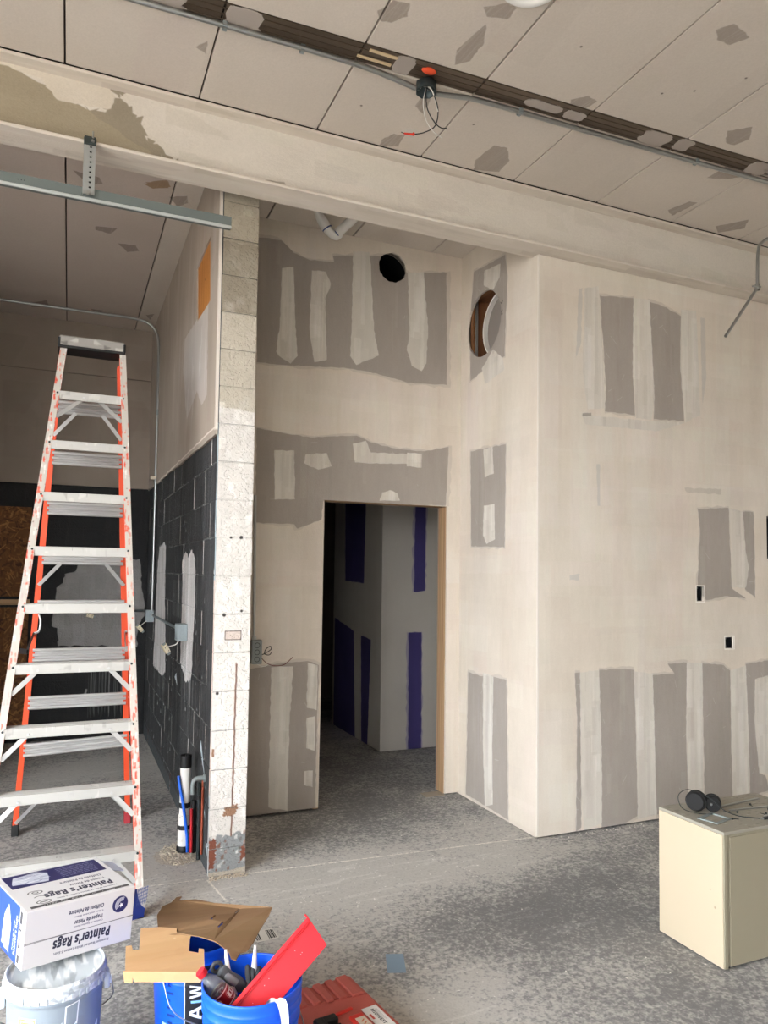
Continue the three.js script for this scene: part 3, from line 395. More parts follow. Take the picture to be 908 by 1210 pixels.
// rear wall of the left bay
{
  const t = sheet(-1.6, 0, 2.4, 2.45, 260, '#161718', (g) => {
    for (let i = 0; i < 120; i++) { g.fillStyle = `rgba(70,72,74,${rr(0.03, 0.15)})`; const x = rr(-1.6, 0.8), y = rr(0, 2.4); ragged(g, [[x, y], [x + rr(0.005, 0.04), y], [x + rr(0.005, 0.04), y + rr(0.1, 0.6)], [x, y + 0.3]], 0.004, 0.05, 1); }
    g.fillStyle = '#8d8a88'; FL.backGrey.forEach((p) => ragged(g, p, 0.02, 0.04));
    g.save(); g.beginPath(); FL.backGrey[0].forEach(([x, y], i) => g[i ? 'lineTo' : 'moveTo'](x * 0.01, y * 0.01)); g.clip();
    for (let i = 0; i < 40; i++) { g.fillStyle = `rgba(${rnd() < 0.5 ? '165,163,160' : '108,106,104'},${rr(0.08, 0.25)})`; const x = rr(-0.2, 0.75), y = rr(0.8, 1.8); ragged(g, [[x, y], [x + 0.1, y], [x + 0.1, y + 0.2], [x, y + 0.2]], 0.01, 0.05, 1); }
    g.restore();
    for (let i = 0; i < 30; i++) { g.fillStyle = `rgba(150,150,148,${rr(0.2, 0.6)})`; const x = rr(0.2, 0.55); ragged(g, [[x, rr(0.15, 0.4)], [x + 0.008, 0.2], [x + 0.006, rr(0.5, 0.85)], [x, 0.8]], 0.003, 0.05, 1); }
    g.fillStyle = '#8e8d8a'; ragged(g, [[8, 33], [16, 35], [18, 46], [20, 46], [19, 32], [9, 30]], 0.01, 0.02); ragged(g, [[51, 50], [53, 50], [54, 38], [64, 38], [64, 35], [52, 35]], 0.006, 0.02);
  }, (c, x, y) => { const n = 10 * (noise(x * 200, y * 200) - 0.5) + 8 * (fbm(x * 12, y * 12, 3) - 0.5), k = 0.4 + c[0] / 250; c[0] += n * k; c[1] += n * k; c[2] += n * k; });
  const mat = M({ map: t, roughness: 0.75, bumpMap: again(pitTex, 3), bumpScale: 0.003 }), uv = (x, y) => t.uvOf(x, y);
  const w = structure('wall_back', 'rear block wall of the left bay, black below and taupe above');
  part('core', planar(span(-3.2, 0.915, 0, 2.4, -7.8, -7.602), uv), mat, w);
  let y0 = 0.002;
  for (let k = 0; k < 12; k++) {
    const y1 = k === 11 ? 2.392 : JOINT(k) - 0.003;
    for (let x = -1.3 - (k % 2) * 0.2; x < 0.7; x += 0.4064) {
      const x1 = Math.min(0.718, x + 0.4004); if (x1 - x > 0.04 && x1 > -0.75) part('concrete_block', planar(rbox(x1 - x, y1 - y0, 0.1, 0.003, (x + x1) / 2, (y0 + y1) / 2, -7.65 + rr(-0.001, 0.001)), uv), mat, w);
    }
    y0 = y1 + 0.006;
  }
  const up = sheet(-1.6, 2.38, 2.4, 1.65, 200, '#93877b', (g) => { for (let i = 0; i < 60; i++) { g.fillStyle = `rgba(${rnd() < 0.5 ? '156,144,132' : '128,116,105'},${rr(0.05, 0.2)})`; const x = rr(-1.6, 0.7), y = rr(2.4, 3.9); ragged(g, [[x, y], [x + rr(0.1, 0.4), y], [x + rr(0.1, 0.4), y + 0.3], [x, y + 0.3]], 0.01, 0.05, 1); } }, (c, x, y) => { const n = 8 * (fbm(x * 5, y * 5, 3) - 0.5); c[0] += n; c[1] += n; c[2] += n; });
  const um = M({ map: up, roughness: 0.88 }), puv = (x, y) => up.uvOf(x, y);
  for (const [y0, y1] of [[2.396, 3.474], [3.478, CEIL]]) part('upper_board', planar(rbox(3.92, y1 - y0, 0.02, 0.002, -1.242, (y0 + y1) / 2, -7.598), puv), um, w);
  part('upper_backing', span(-3.2, 0.915, 2.4, CEIL, -7.8, -7.61), um, w);
  // strand boards closing an old opening
  const osb = sheet(0, 0, 1.2, 1.2, 400, '#6b4626', (g) => { for (let i = 0; i < 1900; i++) { const x = rr(0, 1.2), y = rr(0, 1.2), a = rr(0, 3.14), l = rr(0.02, 0.09), wd = rr(0.004, 0.018); g.fillStyle = `rgba(${[['146,98,54'], ['96,60,32'], ['122,80,44'], ['70,43,22'], ['166,118,70']][Math.floor(rr(0, 5))]},${rr(0.4, 0.9)})`; g.save(); g.translate(x, y); g.rotate(a); ragged(g, [[0, 0], [l, 0], [l, wd], [0, wd]], 0.002, 0.02, 1); g.restore(); } });
  const om = M({ map: osb, roughness: 0.85, bumpMap: again(grainTex, 4), bumpScale: 0.002 }), oy = (x, y) => [x / 1.2, y / 1.2];
  const lab = 'brown strand board panel screwed over the rear black wall, ';
  solo('strand_board', lab + 'upper of the two', 'wood panel', planar(rbox(0.87, 0.83, 0.014, 0.002, -0.765, 1.755, -7.586), oy), om);
  solo('strand_board', lab + 'lower of the two', 'wood panel', planar(rbox(0.87, 1.2, 0.014, 0.002, -0.765, 0.64, -7.586), oy), om);
  solo('timber_rail', 'pale timber strip between the two brown strand boards', 'timber strip', planar(rbox(0.88, 0.05, 0.03, 0.003, -0.76, 1.288, -7.578), (x, y, z) => [y, x]), wood);
}
// the rest of the shell, behind and beside the camera: daylight comes through these openings
{
  const pale = M({ color: 0xcfc7bb, roughness: 0.9 });
  structure('added_wall_bay_left', 'added unseen partition that shades the left bay', span(-1.33, -1.21, 0, CEIL, -7.6, -4.9), pale);  // added out of view to block light from the bay
  structure('wall_left', 'left wall with the roll-up door opening', [span(-3.2, -3, 0, CEIL, -7.8, -2.65), span(-3.2, -3, 0, CEIL, 2.15, 3.7), span(-3.2, -3, 3.45, CEIL, -2.65, 2.15)], pale);
  structure('wall_front', 'front wall around the storefront glazing', [span(-3, -2.8, 0, CEIL, 3.5, 3.7), span(-1.2, 7, 0, CEIL, 3.5, 3.7), span(-2.8, -1.2, 2.75, CEIL, 3.5, 3.7), span(-2.8, -1.2, 0, 0.1, 3.5, 3.7)], pale);
  structure('wall_far_right', 'wall on the right of the room', span(7, 7.2, 0, CEIL, -9.1, 3.7), pale);
  const wn = structure('window_1', 'storefront glazing in an aluminium frame'), al = M({ color: 0x5a5652, metalness: 0.4, roughness: 0.4 });
  part('frame', [-2.775, -2, -1.225].map((x) => box(0.05, 2.65, 0.1, x, 1.425, 3.6)).concat([box(1.6, 0.05, 0.1, -2, 0.125, 3.6), box(1.6, 0.05, 0.1, -2, 2.725, 3.6)]), al, wn);
  const glass = P({ color: 0xffffff, transmission: 1, roughness: 0, thickness: 0, ior: 1.5 });
  for (const x of [-2.387, -1.613]) part('pane', box(0.725, 2.55, 0.006, x, 1.425, 3.6), glass, wn);
}
// ---------------------------------------------------------------- step ladder
{
  const L = thing('step_ladder', 'tall orange and aluminium step ladder, splashed with white paint, standing open in the left bay', 'ladder', [0.05, 0, -4.3]);
  const at = (g) => g.translate(-0.05, 0, 4.3);
  const F = (y) => -4.44 + 0.28 * (2.85 - y), R = (y) => -4.5 - 0.175 * (2.85 - y);
  const XL = (y) => -0.07 - 0.1004 * (2.595 - y), XR = (y) => 0.239 + 0.038 * (2.595 - y);
  const RL = (y) => -0.08 - (2.75 - y) * 0.0618, RR = (y) => 0.24 + (2.75 - y) * 0.0564;
  const orange = M({ color: 0xe2512c, roughness: 0.5 });
  const splash = sheet(0, 0, 0.3, 3, 300, '#b9b2a8', (g) => {
    for (let i = 0; i < 1500; i++) { const x = rr(0, 0.3), y = rr(0, 3), c = fbm(x * 6, y * 3, 2); g.fillStyle = rnd() < 0.2 + 0.75 * (c - 0.2) ? `rgba(216,66,44,${rr(0.4, 0.95)})` : rnd() < 0.65 ? `rgba(226,221,214,${rr(0.4, 0.9)})` : `rgba(178,140,132,${rr(0.3, 0.7)})`; const w = rr(0.002, 0.011), h = rr(0.004, 0.05); ragged(g, [[x, y], [x + w, y], [x + w * 0.8, y + h], [x, y + h * 0.8]], 0.005, 0.01, 1); }
    for (let i = 0; i < 70; i++) { g.fillStyle = '#5a4a44'; g.beginPath(); g.arc(rr(0, 0.3), rr(0, 3), rr(0.001, 0.003), 0, 7); g.fill(); }
  });
  const splashM = M({ map: splash, roughness: 0.6 });
  const alu = sheet(0, 0, 1, 0.2, 700, '#b4b2ac', (g) => { for (let i = 0; i < 220; i++) { g.fillStyle = `rgba(${rnd() < 0.62 ? '214,211,204' : '138,134,128'},${rr(0.1, 0.45)})`; const x = rr(0, 1), y = rr(0, 0.2), w = rr(0.002, 0.06), h = rr(0.001, 0.006); ragged(g, [[x, y], [x + w, y + rr(-0.01, 0.01)], [x + w, y + h], [x, y + h]], 0.002, 0.01, 1); } for (let i = 0; i < 40; i++) { g.fillStyle = rnd() < 0.2 ? '#a33b36' : '#6f6a64'; g.beginPath(); g.arc(rr(0, 1), rr(0, 0.2), rr(0.0008, 0.002), 0, 7); g.fill(); } });
  const aluM = M({ map: alu, metalness: 0.25, roughness: 0.5 }), bare = M({ color: 0xc0c0be, metalness: 0.6, roughness: 0.42 }), barM = M({ color: 0xb5b4b1, metalness: 0.3, roughness: 0.45 });
  const auv = (k) => (x, y, z) => [x + k * 0.37, y * 0.9 + z + k * 0.13];
  // rails: C channels
  for (const [X, s] of [[XL, -1], [XR, 1]]) {
    const a = [X(0.02) + s * 0.03, 0.02, F(0.02)], b = [X(2.84) + s * 0.03, 2.84, F(2.84)];
    const off = (p, dx, dz) => [p[0] + dx, p[1], p[2] + dz];
    const rail = part('front_rail', at(merge([bar(a, b, 0.004, 0.075), bar(off(a, -s * 0.014, -0.036), off(b, -s * 0.014, -0.036), 0.03, 0.004)])), orange, L);
    part('front_flange', planar(at(bar(off(a, -s * 0.014, 0.038), off(b, -s * 0.014, 0.038), 0.034, 0.004)), (x, y) => [(x + (s > 0 ? 0.5 : 0.9)) / 0.3, y / 3]), splashM, rail, 'front face of the rail, worn and splashed with white paint');
    part('rubber_foot', at(rbox(0.034, 0.04, 0.085, 0.006, a[0] - s * 0.014, 0.02, a[2])), black, rail);
  }
  for (const [X, s] of [[RL, -1], [RR, 1]]) {
    const a = [X(0.07), 0.07, R(0.07)], b = [X(2.78), 2.78, R(2.78)];
    const off = (p, dx, dz) => [p[0] + dx, p[1], p[2] + dz];
    const rail = part('rear_rail', at(merge([bar(off(a, s * 0.012, 0), off(b, s * 0.012, 0), 0.004, 0.05), bar(off(a, 0, 0.024), off(b, 0, 0.024), 0.03, 0.004), bar(off(a, 0, -0.024), off(b, 0, -0.024), 0.03, 0.004)])), orange, L);
    part('rubber_foot', at(rbox(0.04, 0.09, 0.055, 0.005, a[0], 0.045, a[2] - 0.003)), s < 0 ? black : M({ color: 0xa8323a }), rail, s < 0 ? undefined : 'red boot on the right rear foot');
  }
  for (let k = 1; k <= 9; k++) {
    const y = 0.285 * k, x0 = XL(y), x1 = XR(y), z = F(y), w = x1 - x0 + 0.02, cx = (x0 + x1) / 2;
    const st = part('step', planar(at(merge([rbox(w, 0.006, 0.085, 0.002, cx, y - 0.003, z), rbox(w, 0.046, 0.005, 0.002, cx, y - 0.023, z + 0.042), rbox(w, 0.03, 0.005, 0.002, cx, y - 0.015, z - 0.042)].concat([-0.028, -0.014, 0, 0.014, 0.028].map((d) => box(w, 0.003, 0.005, cx, y + 0.001, z + d))))), auv(k)), aluM, L);
    for (const xx of [x0 - 0.012, x1 + 0.012]) for (const dy of [-0.012, -0.032]) part('rivet', at(new THREE.CylinderGeometry(0.0055, 0.0055, 0.006, 10).rotateX(Math.PI / 2).translate(xx, y + dy, z + 0.044)), darkMetal, st);
    if (k <= 4 || k === 9) for (const s of [-1, 1]) {   // knee braces under the step
      const xe = s < 0 ? x0 : x1, ye = y - (k === 9 ? 0.15 : 0.135), xi = xe - s * (k === 9 ? 0.12 : 0.095);
      part('knee_brace', at(merge([bar([xi, y - 0.03, F(y) + 0.03], [XL(ye) * (s < 0) + XR(ye) * (s > 0), ye, F(ye) + 0.03], 0.022, 0.003, V(1, 0, 0)), rod([xi, y - 0.03, F(y) + 0.044], [xi, y - 0.03, F(y) + 0.05], 0.006)])), bare, L);
    }
    // ribbed bars across the rear rails
    const ry = y - 0.047, rx0 = RL(ry) + 0.005, rx1 = RR(ry) - 0.0, rz = R(ry) + 0.03;
    const sag = k === 2 ? 0.02 : 0;
    part('rear_bar', at(merge([-0.029, 0, 0.029].map((d, i) => rod([rx0, ry + d, rz], [rx1, ry + d + sag, rz], i === 1 ? 0.0085 : 0.0105, 8)).concat([bar([rx0, ry, rz - 0.01], [rx1, ry + sag, rz - 0.01], 0.06, 0.004, V(0, 1, 0))]))), barM, L);
    if (k === 9 || k === 6 || k === 1) for (const s of [-1, 1]) { const xe = s < 0 ? RL(ry - 0.16) : RR(ry - 0.16), xi = (s < 0 ? rx0 : rx1) - s * 0.1; part('rear_brace', at(bar([xi, ry - 0.03, rz + 0.012], [xe, ry - 0.16, R(ry - 0.16) + 0.03], 0.02, 0.003)), bare, L); }
  }
  const capM = sheet(0, 0, 0.5, 0.3, 500, '#8d8983', (g) => { for (let i = 0; i < 320; i++) { g.fillStyle = `rgba(${rnd() < 0.5 ? '200,195,186' : rnd() < 0.6 ? '90,86,82' : '40,38,36'},${rr(0.2, 0.8)})`; const x = rr(0, 0.5), y = rr(0, 0.3); ragged(g, [[x, y], [x + rr(0.003, 0.03), y], [x + rr(0.003, 0.03), y + rr(0.002, 0.01)], [x, y + 0.006]], 0.003, 0.01, 1); } });
  const cap = part('top_cap', planar(at(rbox(0.345, 0.062, 0.16, 0.012, 0.084, 2.862, -4.46, 2)), (x, y, z) => [x, y + z]), M({ map: capM, roughness: 0.7 }), L);
  part('cap_edge', at(merge([rbox(0.352, 0.016, 0.165, 0.005, 0.084, 2.829, -4.46), rbox(0.014, 0.05, 0.163, 0.005, -0.086, 2.855, -4.46), rbox(0.014, 0.05, 0.163, 0.005, 0.254, 2.855, -4.46)])), black, cap);
  // folding spreaders
  for (const [A, B, s] of [[XL, RL, -1], [XR, RR, 1]]) {
    const y = 1.2, p = [A(y) + s * 0.01, y, F(y) - 0.02], q = [(A(y) + B(y)) / 2 - s * 0.0, y - 0.045, (F(y) + R(y)) / 2], r = [B(y), y + 0.02, R(y)];
    part('spreader', at(merge([bar(p, q, 0.004, 0.028), bar(q, r, 0.004, 0.028), rod([q[0] - 0.01, q[1], q[2]], [q[0] + 0.01, q[1], q[2]], 0.012)])), s < 0 ? darkMetal : bare, L);
    part('spreader_hook', at(tube([[r[0] - 0.0, r[1], r[2] + 0.03], [r[0] + 0.03, r[1] + 0.02, r[2] + 0.05], [r[0] + 0.035, r[1] + 0.08, r[2] + 0.05], [r[0] + 0.02, r[1] + 0.12, r[2] + 0.04]], 0.007, 16, 6)), bare, L);
  }
}

// ---------------------------------------------------------------- lettering helper
function text(g, str, x, y, h, { w, rot = 0, color = '#1d1b4d', font = 'sans-serif', weight = 'bold', align = 'left', skew = 0, fat = 0 } = {}) {   // letters h metres tall, squeezed to w
  g.save(); g.translate(x, y); g.rotate(rot); g.scale(1, -1); if (skew) g.transform(1, 0, skew, 1, 0, 0);
  g.font = `${weight} 100px ${font}`; g.fillStyle = color; g.textBaseline = 'alphabetic';
  const k = h / 72, mw = g.measureText(str).width * k, sx = w ? w / mw : 1;
  g.scale(k * sx, k); g.textAlign = align; g.fillText(str, 0, 0); if (fat) { g.lineWidth = fat; g.strokeStyle = color; g.strokeText(str, 0, 0); } g.restore();
}

// ---------------------------------------------------------------- white bucket with the box of rags
{
  const B = thing('paint_bucket', 'pale grey lidded plastic bucket with white drips, standing under the box of rags', 'bucket', [0.004, 0, -2.575]);
  B.scale.set(1, 1.018, 1);
  const t = sheet(0, 0, 1, 0.4, 700, '#858f97', (g) => {
    for (let i = 0; i < 60; i++) { g.fillStyle = `rgba(${rnd() < 0.6 ? '152,162,170' : '122,131,138'},${rr(0.1, 0.35)})`; const x = rr(0, 1), y = rr(0, 0.35); ragged(g, [[x, y], [x + rr(0.01, 0.05), y], [x + rr(0.01, 0.05), y + 0.03], [x, y + 0.04]], 0.006, 0.02, 1); }
    const W = '#eef0f0'; g.strokeStyle = W; g.fillStyle = W;
    g.lineWidth = 0.005; g.beginPath(); g.moveTo(0.535, 0.29); g.lineTo(0.532, 0.2); g.lineTo(0.527, 0.02); g.stroke(); g.lineWidth = 0.004; g.beginPath(); g.moveTo(0.535, 0.29); g.lineTo(0.578, 0.298); g.lineTo(0.574, 0.232); g.moveTo(0.575, 0.24); g.lineTo(0.55, 0.21); g.lineTo(0.535, 0.205); g.stroke();
    ragged(g, [[50, 22.5], [52.5, 25], [51.5, 21]], 0.003, 0.01); ragged(g, [[47, 18], [48.5, 20.5], [48, 16.5]], 0.003, 0.01); ragged(g, [[62, 17], [68, 20], [68, 15], [63, 12]], 0.004, 0.01);
    g.fillStyle = '#eceeed'; g.fillRect(0, 0.322, 1, 0.08);
  });
  const body = lathe([[0.001, 0.002], [0.124, 0.002], [0.128, 0.01], [0.139, 0.29], [0.142, 0.296], [0.143, 0.302], [0.146, 0.303], [0.146, 0.312], [0.142, 0.313], [0.1425, 0.322]], 56).rotateY(Math.PI);
  part('body', planar(body, (x, y, z) => [0.5 + Math.atan2(x, z) / (2 * Math.PI), y / 0.4]), M({ map: t, roughness: 0.42 }), B);
  const lidT = sheet(0, 0, 1, 0.4, 500, '#bcc3c7', (g) => { for (let i = 0; i < 160; i++) { g.fillStyle = `rgba(${rnd() < 0.75 ? '240,241,240' : '140,146,150'},${rr(0.3, 0.9)})`; const x = rr(0.36, 0.78), y = rr(0.28, 0.37); ragged(g, [[x, y], [x + rr(0.004, 0.03), y], [x + rr(0.004, 0.03), y + rr(0.003, 0.02)], [x, y + 0.008]], 0.003, 0.008, 1); } });
  const lidM = M({ map: lidT, roughness: 0.5 });
  const lid = part('lid', planar(lathe([[0.147, 0.312], [0.15, 0.313], [0.151, 0.333], [0.1495, 0.336], [0.146, 0.337], [0.146, 0.352], [0.143, 0.355], [0.138, 0.355], [0.136, 0.345], [0.001, 0.345]], 56).rotateY(Math.PI), (x, y, z) => Math.hypot(x, z) < 0.142 ? [x + 0.5, z * 0.4 + 0.8] : [0.5 + Math.atan2(x, z) / (2 * Math.PI), y / 0.4]), lidM, B);
  const ribs = []; for (let i = 0; i < 40; i++) { const a = i / 40 * 2 * Math.PI; if (i % 5 !== 0) ribs.push(box(0.006, 0.016, 0.004, 0, 0.3215, 0.1515).rotateY(a)); }
  each('lid_rib', ribs, lidM, lid);
  const lab = sheet(0, 0, 0.06, 0.2, 900, '#c4c1b6', (g) => { g.strokeStyle = '#96772a'; g.lineWidth = 0.0028; g.strokeRect(0.005, 0.004, 0.05, 0.19); g.strokeRect(0.012, 0.15, 0.036, 0.035); for (const y of [0.158, 0.166, 0.174]) g.strokeRect(0.016, y, 0.028, 0.0045); g.beginPath(); g.arc(0.03, 0.122, 0.02, 0, 7); g.stroke(); g.beginPath(); g.arc(0.03, 0.122, 0.012, 0.5, 5); g.stroke(); g.beginPath(); g.arc(0.03, 0.122, 0.005, 0, 7); g.stroke(); });
  const lg = new THREE.CylinderGeometry(0.1391, 0.1319, 0.19, 10, 1, true, -0.78, 0.4).translate(0, 0.175, 0);
  part('label', lg, M({ map: lab, roughness: 0.5 }), B, 'white label with gold frames');
  for (const s of [-1, 1]) part('handle_ear', merge([rbox(0.02, 0.05, 0.04, 0.006, s * 0.149, 0.285, 0), new THREE.CylinderGeometry(0.012, 0.012, 0.012, 16).rotateZ(Math.PI / 2).translate(s * 0.16, 0.28, 0)]), M({ color: 0xd3dade, roughness: 0.45 }), B);
  part('wire_handle', tube([[-0.163, 0.28, 0.002], [-0.17, 0.2, 0.05], [-0.1, 0.12, 0.125], [0, 0.09, 0.155], [0.1, 0.12, 0.125], [0.17, 0.2, 0.05], [0.163, 0.28, 0.002]].map(([x, y, z]) => [x, y, -z]), 0.0022, 40, 6), galv, B);
}
{
  const w = 0.351, h = 0.173, d = 0.318, NAVY = '#23235c';
  const t = sheet(0, 0, 0.7, 0.52, 1500, '#dededf', (g) => {
    g.fillStyle = '#d8d6d8'; g.fillRect(0, 0, w, h + 0.003);
    // long side, printed upside down
    text(g, "Painter's Rags", 0.276, 0.064, 0.029, { w: 0.186, rot: Math.PI, color: '#171733', skew: -0.06, fat: 5 });
    text(g, 'Premium Washed White Cotton T-Shirt', 0.272, 0.027, 0.0075, { w: 0.178, rot: Math.PI, color: '#3c3b52' });
    g.strokeStyle = '#6d6a6c'; g.lineWidth = 0.0016; g.beginPath(); g.moveTo(0, 0.074); g.lineTo(w, 0.079); g.stroke();
    text(g, 'Trapos de Pintor', 0.246, 0.11, 0.012, { w: 0.094, rot: Math.PI, color: '#1b1a38', skew: -0.06, fat: 4 }); text(g, 'Camiseta de Algodon Blanco', 0.246, 0.093, 0.005, { w: 0.095, rot: Math.PI, color: '#56546a' });
    text(g, 'Chiffons de Peinture', 0.246, 0.143, 0.012, { w: 0.114, rot: Math.PI, color: '#1b1a38', skew: -0.06, fat: 4 }); text(g, 'T-Shirt en Coton Blanc', 0.246, 0.124, 0.005, { w: 0.095, rot: Math.PI, color: '#56546a' });
    g.fillStyle = '#1d1f5c'; g.beginPath(); g.arc(0.302, 0.126, 0.0265, 0, 7); g.fill();
    g.save(); g.translate(0.302, 0.126); g.rotate(Math.PI); g.fillStyle = '#f0f0f4'; g.beginPath(); for (let i = 0; i < 10; i++) { const a = i * Math.PI / 5 + 0.3, r = i % 2 ? 0.004 : 0.0095; g[i ? 'lineTo' : 'moveTo'](-0.004 + r * Math.sin(a), 0.004 + r * Math.cos(a)); } g.closePath(); g.fill(); g.strokeStyle = '#f0f0f4'; g.lineWidth = 0.0018; for (let i = 0; i < 4; i++) { g.beginPath(); g.arc(-0.006, 0.002, 0.0125 + i * 0.0032, -1.9, 0.6); g.stroke(); } g.restore();
    // top, printed upside down
    const T = h + 0.006;
    g.fillStyle = '#e3e3e6'; g.fillRect(0, T - 0.003, w, d + 0.003);
    g.fillStyle = '#4b4a4d'; g.fillRect(0.02, T + 0.016, 0.318, 0.016);
    g.strokeStyle = '#c9c9cc'; g.lineWidth = 0.0015; for (let i = 0; i < 34; i++) { const x = rr(0.04, 0.32); g.beginPath(); g.moveTo(x, T + 0.021); g.lineTo(x + rr(0.001, 0.004), T + 0.027); g.stroke(); }
    text(g, 'Premium Washed White Cotton T-Shirt', 0.31, T + 0.055, 0.008, { w: 0.2, rot: Math.PI, color: '#47475a' });
    text(g, "Painter's Rags", 0.31, T + 0.103, 0.034, { w: 0.225, rot: Math.PI, color: '#26263f', skew: -0.06, fat: 5 });
    text(g, 'Trapos de Pintor', 0.3, T + 0.134, 0.015, { w: 0.12, rot: Math.PI, color: '#33334c' }); text(g, 'Chiffons de Peinture', 0.3, T + 0.166, 0.015, { w: 0.14, rot: Math.PI, color: '#33334c' });
    g.fillStyle = NAVY; g.fillRect(0.02, T + 0.19, 0.315, 0.11);
    for (let i = 0; i < 7; i++) { g.strokeStyle = 'rgba(200,205,235,0.8)'; g.lineWidth = 0.0025; const y = T + 0.21 + i * 0.012; for (let x = 0.19; x < 0.315; ) { const l = rr(0.004, 0.02); g.beginPath(); g.moveTo(x, y); g.lineTo(Math.min(0.315, x + l), y); g.stroke(); x += l + 0.005; } }
    g.fillStyle = '#c9cfe0'; ragged(g, [[3, 100 * T + 22], [14, 100 * T + 20], [16, 100 * T + 27], [13, 100 * T + 29.5], [5, 100 * T + 28]], 0.006, 0.02); for (let i = 0; i < 26; i++) { g.strokeStyle = `rgba(${rnd() < 0.5 ? '245,246,250' : '120,128,165'},0.7)`; g.lineWidth = 0.003; const x = rr(0.035, 0.13), y = T + rr(0.215, 0.285); g.beginPath(); g.moveTo(x, y); g.quadraticCurveTo(x + 0.015, y + rr(-0.006, 0.006), x + 0.028, y + rr(-0.01, 0.01)); g.stroke(); }
    g.strokeStyle = '#333'; g.lineWidth = 0.003; for (const [y, k] of [[0.05, 1], [0.085, 0.8], [0.13, 1]]) { g.beginPath(); g.ellipse(0.07, T + y, 0.022 * k, 0.013, 0, 0, y === 0.085 ? 2.6 : 7); g.stroke(); } g.beginPath(); g.ellipse(0.07, T + 0.13, 0.009, 0.006, 0, 0, 7); g.stroke(); g.lineWidth = 0.002; for (let i = 0; i < 8; i++) { g.beginPath(); g.moveTo(0.058 + i * 0.003, T + 0.047); g.lineTo(0.058 + i * 0.003, T + 0.053); g.stroke(); }
    // left end
    const E = 0.36; g.fillStyle = '#2b50c4'; g.fillRect(E, 0.0, d, h + 0.003); g.fillStyle = '#e6e8ee'; g.fillRect(E + d - 0.05, 0, 0.055, h + 0.003);
    g.fillStyle = '#45464b'; g.fillRect(E + d - 0.046, 0.01, 0.02, h - 0.02); text(g, 'Rags', E + d - 0.031, 0.03, 0.012, { rot: Math.PI / 2, color: '#e8e8ea', w: 0.1 });
    g.fillStyle = '#dfe6f4'; ragged(g, [[E * 100 + 13, 2], [E * 100 + 20, 1], [E * 100 + 20, 10], [E * 100 + 17, 15], [E * 100 + 14, 11]], 0.006, 0.02); ragged(g, [[E * 100, 3], [E * 100 + 8, 2], [E * 100 + 8, 14], [E * 100, 15]], 0.006, 0.02);
    for (let i = 0; i < 24; i++) { g.strokeStyle = `rgba(120,145,215,${rr(0.3, 0.8)})`; g.lineWidth = 0.003; const x = E + (i % 2 ? rr(0.14, 0.195) : rr(0.0, 0.075)); g.beginPath(); g.moveTo(x, rr(0.03, 0.06)); g.lineTo(x + rr(-0.01, 0.01), rr(0.08, 0.13)); g.stroke(); }
    text(g, "Painter's Rags", E + d - 0.066, 0.02, 0.014, { rot: Math.PI / 2, color: '#eef1fb', w: 0.12 }); text(g, 'Trapos de Pintor', E + d - 0.086, 0.03, 0.008, { rot: Math.PI / 2, color: '#dfe5fa', w: 0.09 });
    g.fillStyle = '#d5d4d6'; g.fillRect(E, h + 0.01, 0.34, 0.33);
  });
  const B = new THREE.Group(); B.name = numbered('rag_box'); B.rotation.order = 'YXZ'; B.rotation.set(0.0245, 0.3733, -0.055);
  const off = V(w / 2, 0, -d / 2).applyEuler(B.rotation); B.position.set(-0.095 + off.x, 0.379 + off.y, -2.531 + off.z);
  B.userData = { label: "white carton printed Painter's Rags upside down, tilted on the lidded bucket", category: 'box' }; scene.add(B);
  const uv = (x, y, z, nx, ny, nz) => { const X = x + w / 2, Z = d / 2 - z; return ny > 0.7 ? t.uvOf(X, h + 0.006 + Z) : nz > 0.7 ? t.uvOf(X, y) : nx < -0.7 ? t.uvOf(0.36 + d - Z, y) : t.uvOf(0.4 + Math.abs(z) * 0.5, h + 0.02 + y); };
  const cm = M({ map: t, color: 0xf2f0ee, roughness: 0.55 });
  part('carton', planar(rbox(w, h, d, 0.002, 0, h / 2, 0), uv), cm, B);
  part('lid_edge', box(w + 0.002, 0.0015, 0.001, 0, 0.0775, d / 2 + 0.0002), M({ color: 0x6b686a }), B);
  const ft = sheet(0, 0, 0.1, 0.1, 800, '#e9ebf2', (g) => { g.fillStyle = '#2d49a8'; g.beginPath(); g.moveTo(0, 0); g.lineTo(0.1, 0); g.lineTo(0.1, 0.02); g.quadraticCurveTo(0.04, 0.04, 0.02, 0.1); g.lineTo(0, 0.1); g.fill(); g.fillStyle = 'rgba(80,110,190,0.45)'; for (let i = 0; i < 6; i++) { g.fillRect(0.03 + i * 0.012, 0.04, 0.006, 0.06); g.fillRect(0.03, 0.045 + i * 0.01, 0.07, 0.004); } });
  const fm = M({ map: ft, roughness: 0.6 });
  part('open_flap', planar(box(0.066, 0.1, 0.003).translate(0.033, 0, 0).rotateZ(-0.12).rotateY(0.35).translate(w / 2 + 0.001, 0.105, d / 2 - 0.012), (x, y, z) => [clamp((x - w / 2) / 0.066), clamp((y - 0.05) / 0.11)]), fm, B, 'blue and white flap hanging open');
  part('open_flap', planar(box(0.05, 0.003, 0.1).translate(0.025, 0, 0).rotateZ(-0.25).translate(w / 2 + 0.001, 0.166, -0.08), (x, y, z) => [0.9, 0.9]), fm, B);
}
